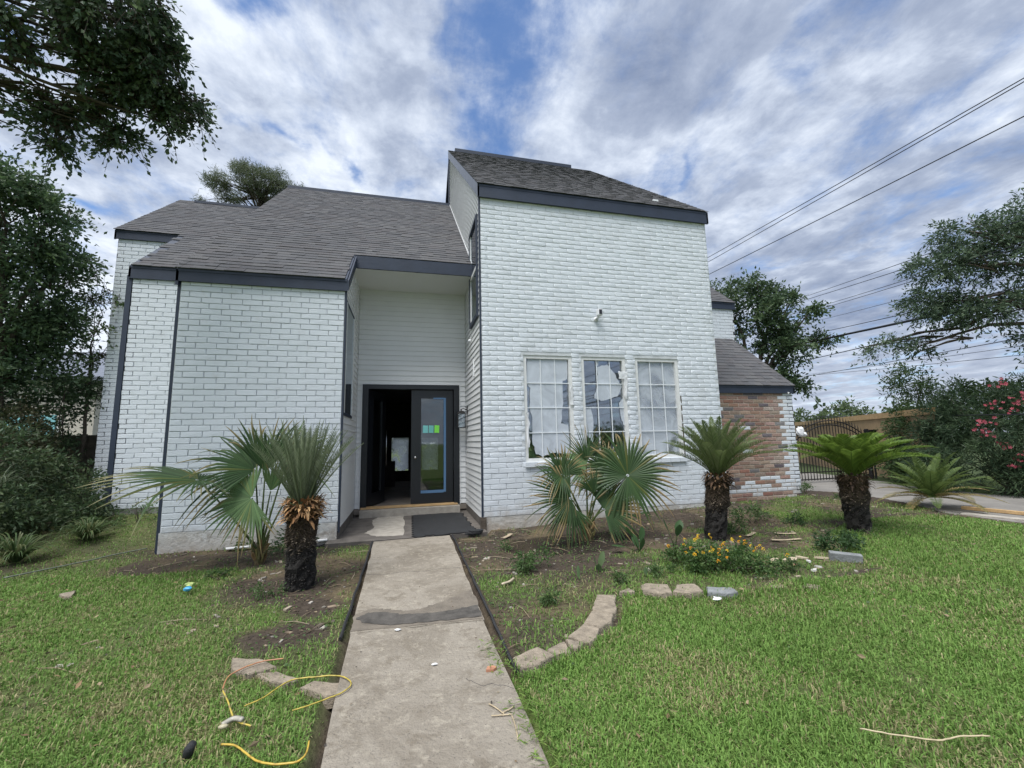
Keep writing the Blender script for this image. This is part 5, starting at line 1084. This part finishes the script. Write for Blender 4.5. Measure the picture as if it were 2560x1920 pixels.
# creeping leaves and litter over soil: nobody could count these
def scatter(name, n, box_, seed, mk, fn, cols, keepf):
    r = np.random.default_rng(seed); x = r.uniform(box_[0], box_[1], n); y = r.uniform(box_[2], box_[3], n); k = keepf(x, y, r); x, y = x[k], y[k]; z = height(x, y)
    g = Geo(); fn(g, x, y, z, r, np.array(cols)[r.integers(len(cols), size=len(x))]*r.uniform(.6, 1.2, (len(x), 1))); return g.obj(name, M[mk], kind='stuff')
def flat_leaves(size, width, up=1.6, lift=.012):
    def fn(g, x, y, z, r, C):
        n = len(x); d = unit(np.stack([r.normal(size=n), r.normal(size=n), r.normal(size=n)*.25], 1)); leafquads(g, np.stack([x, y, z+lift*r.random(n)], 1), d, size*r.uniform(.5, 1.3, n), width, C, r, up)
    return fn
soilk = lambda x, y, r: (r.random(len(x)) < np.clip(1.1-grass_density(x, y)*1.3, .05, 1)) & ~((x > -.5) & (x < .72) & (y < 9)) & ~((x > -1.2) & (x < 1.3) & (y > 6.7)) & ~in_poly(x, y, DRIVE) & (y < 7.0+(x > Bx)*1.0) & ((x > -4) | (y < 7))
scatter('leaf_litter', 16000, (-5, 9.5, 2.2, 8), 201, 'debris', flat_leaves(.032, .45), [(.17, .12, .07), (.24, .19, .12), (.10, .07, .045), (.06, .045, .035)], lambda x, y, r: soilk(x, y, r) & (fbm(x+8, y+2, .45) > .42))
scatter('leaf_litter', 2600, (-6, 9, 1.6, 6.5), 202, 'debris', flat_leaves(.040, .5, 1.2, .05), [(.26, .20, .12), (.20, .13, .07)], lambda x, y, r: (grass_density(x, y) > .5) & (r.random(len(x)) < np.where(x < 0, .5, .22)))
scatter('ground_cover', 26000, (-4.5, 9.5, 2.2, 7.2), 203, 'leaf', flat_leaves(.024, .75, 2.2, .03), [(.07, .13, .04), (.09, .155, .05), (.11, .17, .06)], lambda x, y, r: soilk(x, y, r) & (fbm(x+1, y+31, .4) > .48))
scatter('path_litter', 260, (-.36, .62, 1.9, 8.6), 207, 'debris', lambda g, x, y, z, r, C: flat_leaves(.018, .5, 2.5, .004)(g, x, y, np.where(y < 3.5, .042, np.where(y < 6.6, .034, .042)), r, C), [(.14, .10, .06), (.06, .05, .04), (.24, .2, .14)], lambda x, y, r: (r.random(len(x)) < .25+.75*(np.abs(x-.12) > .36)))
scatter('path_edge_grass', 900, (.50, .66, 1.6, 3.3), 208, 'grass', lambda g, x, y, z, r, C: flat_leaves(.045, .12, 1.2, .03)(g, x, y, z*0+.042, r, C), [(.15, .25, .05), (.22, .32, .08)], lambda x, y, r: (fbm(x, y, .2) > .42) & (r.random(len(x)) < (x-.48)*6))
def chips(g, x, y, z, r, C):
    for i in range(len(x)):
        L_ = r.uniform(.012, .05); W_ = L_*r.uniform(.2, .6); a = r.uniform(0, 6.3); c, s = math.cos(a), math.sin(a); Mx = np.array([[c, -s, 0, x[i]], [s, c, 0, y[i]], [0, 0, 1, z[i]], [0, 0, 0, 1]]); g.box(-L_, L_, -W_, W_, -.002, r.uniform(.004, .012), C[i], Mx)
scatter('wood_chips', 1100, (-3.2, 9, 2.9, 7.9), 204, 'debris', chips, [(.26, .20, .14), (.30, .25, .19), (.10, .08, .06), (.34, .31, .27)], lambda x, y, r: soilk(x, y, r) & ((fbm(x+3, y+3, .5) > .5)))
def stones_scatter(g, x, y, z, r, C):
    for i in range(len(x)): g.ico((x[i], y[i], z[i]+.003), r.uniform(.006, .018), C[i], (1, .8, .5), .25, 6, 4)
scatter('pebbles', 700, (-3.2, 9, 2.4, 7.9), 205, 'debris', stones_scatter, [(.20, .18, .15), (.10, .085, .07), (.28, .26, .23)], soilk)
def twigs_fn(g, x, y, z, r, C):
    for i in range(len(x)):
        a = r.uniform(0, 6.3); L_ = r.uniform(.06, .22); d = np.array([math.cos(a), math.sin(a), 0])*L_; p = np.array([x[i], y[i], z[i]+.008]); g.tube([p-d, p+[.01, .01, .01], p+d], [.0025, .003, .0015], 4, C[i], cap=False)
scatter('fallen_twigs', 420, (-3.2, 9, 2.9, 7.9), 206, 'debris', twigs_fn, [(.24, .18, .12), (.33, .27, .19), (.12, .09, .06)], soilk)
# ------------------------------------------------------------------ edging blocks
def block(name, label, pts, z0, z1, mk, cat='edging block', group=None, seed=0, tilt=0.):
    r = np.random.default_rng(seed+500); P = []
    n = len(pts)
    for i in range(n):
        a, b = np.array(pts[i]), np.array(pts[(i+1) % n])
        for k in range(4): P.append(a+(b-a)*k/4+(r.uniform(-.007, .007, 2) if k else r.uniform(-.005, .005, 2)))
    z1 = z1-.018; P = np.array(P); c = P.mean(0); g = Geo(); m = len(P); zt_ = z1+tilt*(P-c)[:, 0]
    lo = np.concatenate([c+(P-c)*1.03, np.full((m, 1), z0)], 1); md = np.concatenate([P, (zt_-.008)[:, None]], 1); tp = np.concatenate([c+(P-c)*.955, (zt_+r.uniform(-.001, .001, m))[:, None]], 1)
    i = np.arange(m); j = (i+1) % m; g.add(np.concatenate([lo, md, tp]), [np.stack([i, j, j+m, i+m], 1), np.stack([i+m, j+m, j+2*m, i+2*m], 1), np.arange(2*m, 3*m)[None]])
    if P.shape[0] and np.cross(pts[1]-np.array(pts[0]), np.array(pts[2])-pts[1]) < 0: pass
    o = g.obj(name, M[mk]); tag(o, label, cat, group); return o
EG = 'concrete edging blocks round the right flower bed'
for i, (lb, pts, z1, mk) in enumerate([
    ('large tan edging block nearest the concrete walk, right side', [(.676, 2.82), (.868, 2.911), (.94, 2.775), (.81, 2.70), (.688, 2.677)], .075, 'paver'),
    ('second tan edging block from the walk, partly sunk', [(.925, 2.894), (1.088, 2.979), (1.072, 2.822), (.945, 2.799)], .055, 'paver'),
    ('small tilted edging piece between second and third blocks', [(1.094, 2.978), (1.191, 2.889), (1.156, 2.852), (1.080, 2.822)], .068, 'paver'),
    ('third large tan edging block up the curve from the walk', [(1.123, 3.009), (1.304, 3.161), (1.387, 3.056), (1.31, 2.93), (1.228, 2.868)], .072, 'paver'),
    ('fourth tan edging block in the middle of the curve', [(1.317, 3.18), (1.46, 3.358), (1.59, 3.244), (1.521, 3.13), (1.392, 3.066)], .074, 'paver'),
    ('fifth edging block, near the top of the curve', [(1.477, 3.371), (1.585, 3.568), (1.752, 3.525), (1.666, 3.326), (1.596, 3.255)], .070, 'paver'),
    ('grass edged block at the very top of the curve', [(1.602, 3.593), (1.672, 3.717), (1.845, 3.679), (1.767, 3.542)], .055, 'paver'),
    ('small edging block at the left end of the straight row', [(1.903, 3.729), (2.029, 3.796), (2.059, 3.732), (2.019, 3.675)], .055, 'paver'),
    ('scalloped edging block second along the straight row', [(2.103, 3.665), (2.16, 3.80), (2.242, 3.841), (2.423, 3.763), (2.345, 3.571), (2.22, 3.57)], .062, 'paver'),
    ('scalloped edging block third along the straight row', [(2.361, 3.584), (2.496, 3.721), (2.60, 3.71), (2.668, 3.684), (2.621, 3.518), (2.48, 3.50)], .062, 'paver'),
    ('grey edging stone under the lantana flowers', [(2.716, 3.595), (2.913, 3.495), (2.894, 3.397), (2.776, 3.384), (2.642, 3.477)], .062, 'greystone'),
    ('sunken edging block right of the lantana', [(3.309, 3.485), (3.445, 3.492), (3.437, 3.402), (3.289, 3.423)], .045, 'paver'),
    ('last half buried edging block far along the row', [(3.603, 3.391), (3.682, 3.427), (3.742, 3.346), (3.668, 3.301)], .045, 'paver')]):
    block('edging_block', lb, pts, -.03, z1, mk, group=EG, seed=i, tilt=rng.uniform(-.05, .05))
EL = 'concrete edging blocks left of the walk'
block('edging_block', 'left walkside edging block furthest from the walk, orange cord across it', [(-1.10, 3.371), (-.889, 3.289), (-.776, 3.171), (-.913, 3.113), (-1.03, 3.212)], -.03, .06, 'paver', group=EL, seed=31)
block('edging_block', 'middle block of the three left of the walk', [(-.874, 3.13), (-.761, 3.117), (-.61, 2.995), (-.683, 2.953), (-.791, 3.03)], -.03, .05, 'paver', group=EL, seed=32)
block('edging_block', 'pointed edging block touching the left edge of the walk', [(-.579, 2.879), (-.516, 2.931), (-.36, 2.862), (-.335, 2.744), (-.421, 2.747)], -.03, .055, 'paver', group=EL, seed=33)
block('flat_stone', 'pale flat stone lying in the grass on the far left', [(-3.268, 5.314), (-3.181, 5.402), (-3.106, 5.216), (-3.149, 5.193)], -.01, .05, 'paver', 'stone', seed=34)
t_ = Geo(); t_.box(-.15, .15, -.035, .035, -.02, .10); o = t_.obj('stone_block', M['greystone']); o.location = (4.78, 3.92, 0); o.rotation_euler = (R(8), R(3), R(-38)); b_ = o.modifiers.new('bevel', 'BEVEL'); b_.width = .008; b_.segments = 2; tag(o, 'grey stone block standing on edge in the bed right of the lantana', 'stone')
for i, (x, y, s, a, cc) in enumerate([(4.05, 4.16, .085, .4, 0), (4.24, 4.12, .11, .1, 0), (4.42, 4.14, .08, -.5, 0), (4.36, 4.0, .05, 1., 1), (4.62, 4.06, .09, -.7, 0), (4.12, 3.96, .06, .8, 2), (4.28, 3.82, .04, 2, 1), (4.14, 3.74, .045, .2, 1)]):
    t_ = Geo(); n = 7; P = [(math.cos(q)*s*random.uniform(.7, 1.1), math.sin(q)*s*.5*random.uniform(.7, 1.1)) for q in np.linspace(0, 2*math.pi, n, endpoint=False)]; t_.prism(P, 0, .018, 'z', [(.42, .35, .25), (.50, .49, .46), (.25, .13, .09)][cc]); o = t_.obj('broken_stone', M['debris']); o.location = (x, y, .012); o.rotation_euler = (random.uniform(-.15, .15), random.uniform(-.15, .15), a)
    tag(o, ['broad buff stone flake at the left of the rubble patch', 'largest buff stone flake in the rubble patch', 'buff flake touching the largest one in the rubble', 'small white chip in the middle of the rubble', 'long buff flake nearest the grey stone block', 'reddish brick bit at the lantana side of the rubble', 'small white chip nearer the lawn in the rubble', 'lowest pale chip of the rubble by the lawn edge'][i], 'stone chip', 'broken stone in the bed by the grey block')

# ------------------------------------------------------------------ things lying about
def smooth(P, k=6):
    P = np.array(P, float); out = []
    for i in range(len(P)-1):
        p0, p1, p2, p3 = P[max(i-1, 0)], P[i], P[i+1], P[min(i+2, len(P)-1)]
        for s in np.linspace(0, 1, k, endpoint=False): out.append(.5*((2*p1)+(-p0+p2)*s+(2*p0-5*p1+4*p2-p3)*s**2+(-p0+3*p1-3*p2+p3)*s**3))
    out.append(P[-1]); return np.array(out)
def cord(name, label, cat, pts, z, rad, c0, c1=None, period=4, group=None):
    P = smooth([(x, y, z) for x, y in pts]); P[:, 2] += rng.uniform(-.0012, .0012, len(P)); c = np.array([c0 if (c1 is None or i % period) else c1 for i in range(len(P))])
    g = Geo(); g.tube(P, rad, 6, c); return tag(g.obj(name, M['hose'], smooth=True), label, cat, group)
YL = (.46, .36, .07); OR_ = (.42, .19, .10)
cord('garden_cord', 'orange end of a cord looped over the left edging block', 'cord', [(-.752, 3.227), (-.883, 3.224), (-.973, 3.161), (-1.015, 3.079), (-.996, 2.953)], .056, .0038, OR_, (.55, .30, .12), 9)
cord('garden_cord', 'yellow cord looping out onto the left edge of the walk', 'cord', [(-.817, 2.736), (-.741, 2.796), (-.685, 2.893), (-.629, 2.946), (-.522, 2.942), (-.384, 2.92), (-.311, 2.854), (-.29, 2.787), (-.33, 2.724), (-.414, 2.679), (-.496, 2.643), (-.558, 2.626)], .052, .0038, YL, (.30, .24, .04), 5)
cord('garden_cord', 'short knotted yellow cord between the two loops', 'cord', [(-.996, 2.953), (-.923, 2.822), (-.84, 2.66), (-.787, 2.602), (-.726, 2.56)], .045, .0042, YL, (.25, .2, .1), 4)
cord('garden_cord', 'yellow cord curled in the grass at the bottom edge', 'cord', [(-.82, 2.455), (-.748, 2.423), (-.656, 2.325), (-.604, 2.28), (-.537, 2.247), (-.45, 2.237), (-.42, 2.279), (-.424, 2.366)], .044, .0045, (.50, .35, .06), (.35, .22, .04), 6)
g = Geo(); g.tube(smooth([(-.87, 2.60, .05), (-.83, 2.63, .055), (-.78, 2.60, .06)]), .012, 6, (.35, .33, .28)); g.ico((-.86, 2.585, .05), .022, (.40, .36, .24), (1.1, .6, .5)); tag(g.obj('cord_coupling', M['hose'], smooth=True), 'pale cord coupling lying in the grass by the knotted cord', 'coupling')
cord('dry_stalk', 'thin pale runner stalk lying on the lawn at lower right', 'stalk', [(2.063, 1.719), (2.172, 1.644), (2.311, 1.569), (2.43, 1.56), (2.562, 1.526)], .06, .0035, (.45, .38, .24))
cord('pipe', 'long thin grey pipe lying in the grass on the left', 'pipe', [(-4.3, 6.15), (-3.87, 6.72), (-3.75, 6.95), (-3.5, 7.25)], .035, .008, (.16, .18, .14))
cord('stick', 'pale curved stick lying in the bed right of the walk', 'stick', [(.93, 4.28), (1.02, 4.33), (1.08, 4.41)], .03, .012, (.48, .40, .29))
for lb, a, b in [('longest dry stalk of the little pile on the walk', (.441, 2.404), (.50, 2.30)), ('dry stalk crossing the pile towards the lawn', (.49, 2.31), (.56, 2.345)), ('lowest dry stalk of the pile on the walk', (.434, 2.303), (.535, 2.287)), ('single long dry stalk pointing at the bottom edge', (.535, 2.28), (.52, 2.10))]:
    cord('dry_stalk', lb, 'stalk', [a, ((a[0]+b[0])/2+.004, (a[1]+b[1])/2), b], .048, .0032, (.42, .34, .22), group='dry stalks on the walk')
g = Geo(); g.prism([(.485, 2.725), (.50, 2.76), (.535, 2.765), (.555, 2.74), (.53, 2.718)], .041, .056, 'z'); tag(g.obj('brick_chip', mat('terracotta chip', (.42, .20, .12), .9, var=.2)), 'small terracotta brick chip on the right of the walk', 'brick chip')
for lb, x, y, s in [('white paper scrap on the joint of the walk', -.045, 3.47, .017), ('tiny white scrap on the near slab of the walk', .19, 2.89, .013), ('crumpled foil scrap on the lawn below the lantana', 2.585, 3.30, .035)]:
    g = Geo(); g.ico((x, y, .05), s, squash=(1.3, .8, .35), rough=.35, seg=7, rings=4); tag(g.obj('litter_scrap', M['plastic_white']), lb, 'litter')
t = thing('plastic_toy', 'small blue and lime plastic scrap in the grass on the left', 'litter', (-2.04, 4.98, .04))
g = Geo(); g.ico((0, 0, .02), .035, rough=.25, squash=(1.1, .7, .6)); g.obj('blue_piece', M['blue'], t); g = Geo(); g.ico((-.01, .05, .05), .035, rough=.4, squash=(1.3, .6, .5)); g.obj('lime_piece', mat('faded lime plastic', (.42, .50, .18), .5), t)
g = Geo(); g.tube([(-.95, 2.44, .02), (-.94, 2.43, .06), (-.925, 2.425, .085)], [.02, .022, .016], 10); tag(g.obj('sprinkler_cap', M['rubber'], smooth=True), 'black plastic sprinkler cap half hidden in the grass', 'sprinkler')
# foam mat with toothed edges and loose offcuts
P = []
ys_ = np.linspace(6.78, 8.62, 25)
for i, y in enumerate(ys_): P.append((.10+(.045 if i % 2 else 0.)+.02*(y-6.8)/1.8, y))
for i, x in enumerate(np.linspace(.16, 1.0, 9)): P.append((x, 8.66+(.03 if i % 2 else 0)))
for i, y in enumerate(ys_[::-1]): P.append((1.06+(.04 if i % 2 else 0)+.02*math.sin(i), y))
for i, x in enumerate(np.linspace(1.0, .16, 9)): P.append((x, 6.74+(.04 if i % 2 else 0)))
g = Geo(); g.prism(P[::-1], .026, .038, 'z'); tag(g.obj('foam_mat', M['rubber']), 'black foam mat with toothed edges lying before the front door', 'mat')
for i, (x, y, rx, ry, z, lb) in enumerate([(1.02, 6.66, .13, .10, .025, 'bottom black offcut of the pile at the tower corner'), (1.04, 6.64, .12, .095, .045, 'middle black offcut of the pile at the tower corner'), (1.05, 6.65, .11, .08, .067, 'top black offcut of the pile at the tower corner'), (.55, 6.72, .13, .05, .03, 'loose black offcut at the near edge of the foam mat'), (.22, 6.70, .09, .07, .03, 'black offcut at the near left corner of the foam mat'), (-1.19, 6.72, .09, .10, .012, 'dark round offcut on the soil left of the porch')]):
    g = Geo(); g.prism([(x+rx*math.cos(q)*random.uniform(.85, 1.1), y+ry*math.sin(q)*random.uniform(.85, 1.1)) for q in np.linspace(0, 2*math.pi, 14, endpoint=False)], z, z+.017, 'z'); tag(g.obj('foam_offcut', M['rubber']), lb, 'mat offcut', 'black foam offcuts near the door')
g = Geo(); g.prism([(-1.26, 7.05), (-1.12, 7.07), (-1.10, 6.92), (-1.22, 6.88)], .03, .045, 'z'); tag(g.obj('white_tile', M['plastic_white']), 'white tile leaning on the soil beside the porch', 'tile')
g = Geo(); g.prism([(-2.40, 6.89), (-2.05, 6.93), (-2.02, 6.86), (-2.36, 6.80)], .03, .04, 'z'); tag(g.obj('white_board', M['plastic_white']), 'white board scrap at the foot of the main brick wall', 'board')
# timber lying by the driveway, bark slabs
g = Geo(); g.box(-.9, .9, -.045, .045, 0, .05); o = g.obj('timber', M['wood']); o.location = (10.0, 4.85, .02); o.rotation_euler = (0, 0, R(-78)); tag(o, 'long raw timber lying on the edge of the driveway', 'timber')
g = Geo(); g.box(-.7, .7, -.1, .1, 0, .02); o = g.obj('broken_slab', M['concrete2']); o.location = (9.45, 4.75, .01); o.rotation_euler = (0, 0, R(-74)); tag(o, 'pale broken slab between the timber and the lawn', 'slab')
for i, (x, y, L_, a, lb) in enumerate([(4.75, 5.25, .16, .5, 'pale split bark slab right of the middle cycad'), (5.25, 5.15, .14, -.4, 'flat bark piece between the two right cycads'), (4.95, 4.85, .2, -.2, 'long thin bark strip nearer the lawn'), (1.45, 6.3, .15, .9, 'pale bark strip at the foot of the tower wall')]):
    g = Geo(); n = 8; s_ = np.linspace(-1, 1, n); v = np.concatenate([np.stack([s_*L_, q+0*s_+rng.uniform(-.006, .006, n), .012+.012*np.cos(q*30)+.01*s_**2], 1) for q in (-.03, 0, .03)]); i_, j_ = np.meshgrid(range(2), range(n-1), indexing='ij'); g.add(v, np.stack([i_*n+j_, i_*n+j_+1, (i_+1)*n+j_+1, (i_+1)*n+j_], -1).reshape(-1, 4), (.36, .29, .20)); o = g.obj('bark_piece', M['debris']); o.location = (x, y, .01); o.rotation_euler = (0, 0, a); tag(o, lb, 'bark piece')

# ------------------------------------------------------------------ gate, tan wall, cables, neighbours
t = thing('iron_gate', 'black iron gate with arched spear top right of the house', 'gate', (11.0, 10.15, 0)); GW = 2.75
arch = lambda x: 1.30+.52*math.sin(math.pi*min(max(x/GW, 0), 1))**.8
for nm, f0 in (('arch_rail', 0.), ('arch_rail', -.13)):
    g = Geo(); g.tube([(x, 0, arch(x)+f0) for x in np.linspace(0, GW, 20)], .016, 6); g.obj(nm, M['iron'], t)
for z in (.10, .30): g = Geo(); g.box(0, GW, -.014, .014, z, z+.03); g.obj('rail', M['iron'], t)
pk = Geo(); pk.box(-.008, .008, -.008, .008, 0, 1.); pm = pk.mesh('picket'); pm.materials.append(M['iron'])
sp = Geo(); sp.add([(-.02, 0, 0), (0, -.012, .0), (.02, 0, 0), (0, .012, 0), (0, 0, .10), (0, 0, -.03)], np.array([(0, 1, 4), (1, 2, 4), (2, 3, 4), (3, 0, 4), (1, 0, 5), (2, 1, 5), (3, 2, 5), (0, 3, 5)])); sm = sp.mesh('spear'); sm.materials.append(M['iron'])
for i in range(25):
    x = .05+i*(GW-.1)/24; h = arch(x)+.08
    p = inst('picket', pm, t, Matrix.Translation((x, 0, .08))@Matrix.Diagonal((1, 1, h-.08, 1))); inst('spear', sm, t, Matrix.Translation((x, 0, h)))
for x in (-.05, GW+.05): g = Geo(); g.box(x-.035, x+.035, -.035, .035, 0, 1.55); g.obj('gate_post', M['iron'], t)
t = thing('gate_motor', 'dark green control box mounted beside the gate', 'control box', (13.75, 10.0, 1.15)); g = Geo(); g.box(-.14, .14, -.08, .08, 0, .34); g.obj('case', M['iron'], t); g = Geo(); g.box(-.15, .15, -.10, .09, .34, .37); g.tube([(0, 0, -1.2), (0, 0, 0)], .03, 6); g.obj('lid', M['iron'], t)
g = Geo(); g.ico((11.15, 10.05, 1.50), .13, rough=.22, squash=(.9, .6, 1.1), seg=10, rings=7); g.ico((11.27, 10.02, 1.42), .07, rough=.25); tag(g.obj('plastic_bag', M['plastic_white']), 'white plastic bag snagged on the left end of the iron gate', 'bag')
t = thing('board_wall', 'tan plywood wall with a raw timber beam on top behind the gate', 'wall', (19.6, 18.2, 0)); a = np.array([19.6, 18.2]); b = np.array([12.95, 7.85]); d = b-a; Lw = np.linalg.norm(d); ang = math.atan2(d[1], d[0]); t.rotation_euler = (0, 0, ang)
for i in range(9):
    g = Geo(); g.box(i*Lw/9+.004, (i+1)*Lw/9-.004, -.01+.003*(i % 2), .02, -.1, 1.86); g.obj('wall_panel', M['stucco'], t)
for i in range(3): g = Geo(); g.box(i*Lw/3+.003, (i+1)*Lw/3-.003, -.05, .06, 1.862, 2.03); g.obj('beam', M['wood'], t)
def cable(label, p, q, rad, sag=.012):
    p, q = np.array(p, float), np.array(q, float); q = p+(q-p)*1.9; p = p-(q-p)*.15; s = np.linspace(0, 1, 18)[:, None]; P = p+(q-p)*s; P[:, 2] -= sag*np.linalg.norm(q-p)*4*(s*(1-s))[:, 0]
    g = Geo(); g.tube(P, rad, 6); return tag(g.obj('utility_cable', M['wire']), label, 'cable', 'overhead cables right of the house')
for lb, p, q, rd in [('uppermost overhead cable, running off the right edge', (14.19, 24.84, 10.46), (13.24, 4.27, 9.31), .012), ('overhead cable just beneath the uppermost one', (14.3, 24.87, 10.2), (13.27, 4.29, 9.26), .012), ('third high overhead cable, apart from the top pair', (14.61, 24.8, 9.87), (13.56, 4.51, 8.62), .014),
    ('highest thin cable between the oak and the elm', (21.37, 19.61, 9.1), (13.58, 6.92, 6.29), .010), ('second thin cable between the oak and the elm', (20.86, 20.25, 8.82), (13.83, 6.52, 6.14), .011), ('upper of the close pair of thin cables between the two trees', (21.76, 19.42, 8.44), (13.4, 7.62, 5.72), .009), ('lower of the close pair of thin cables between the two trees', (21.88, 19.33, 8.32), (13.39, 7.69, 5.63), .009),
    ('faint thin cable midway down between the trees', (22.31, 19.01, 7.83), (13.56, 7.58, 5.25), .008), ('cable just above the thick black bundle', (21.98, 19.61, 7.11), (13.64, 7.63, 4.83), .013), ('thick black bundled cable crossing between the trees', (20.21, 21.6, 6.43), (14.04, 6.95, 4.68), .040), ('black cable sagging below the thick bundle', (21.75, 20.24, 5.59), (13.81, 7.56, 4.28), .017),
    ('lower cable meeting the elm twigs', (22.0, 20.13, 4.75), (14.42, 6.53, 3.76), .011), ('thin lower cable, middle of the lowest three', (22.18, 19.9, 4.9), (14.48, 6.45, 3.56), .007), ('lowest thin cable above the distant trees', (22.06, 20.03, 4.87), (14.67, 6.1, 3.33), .008), ('cable low over the tan wall', (21.28, 21.11, 2.63), (13.51, 8.56, 1.98), .012)]:
    cable(lb, p, q, rd, .004)
# neighbour glimpsed through the trees on the left
t = thing('neighbor_house', 'beige neighbouring house glimpsed through the trees on the left', 'house', (-17, 21, 0))
g = Geo(); g.box(-6, 4.6, 0, 8, 0, 4.4); g.obj('wall', M['neighbor'], t)
g = Geo(); g.prism([(-.5, 4.35), (4, 6.2), (8.5, 4.35), (8.5, 4.2), (-.5, 4.2)], -6.5, 5.1, 'x'); g.obj('roof', M['rake'], t)
for x in (-3.6, 1.0, 3.0): g = Geo(); g.box(x-.5, x+.5, -.05, .02, 1.3, 2.7); o = g.obj('window', M['frame'], t); g = Geo(); g.box(x-.42, x+.42, -.06, -.052, 1.38, 2.62); g.obj('pane', M['plastic_dark'], o)
g = Geo(); g.box(-14.2, -10.4, 15.95, 16.0, .9, 2.5); tag(g.obj('tarp', M['teal']), 'pale blue tarp seen through the trees on the left', 'tarp')
t = thing('board_fence', 'weathered grey board fence behind the dark shrubs on the left', 'fence', (-6.25, 11.2, 0))
bm = Geo(); bm.box(0, .135, -.012, .012, 0, 1.75); fm = bm.mesh('fence_board'); fm.materials.append(M['bark'])
for i in range(30): inst('fence_board', fm, t, Matrix.Translation((-.145*(i+1), .003*(i % 3), rng.uniform(-.02, .02))))
g = Geo(); g.box(-.06, .03, -.05, .05, 0, 1.85); g.obj('fence_post', M['bark'], t)
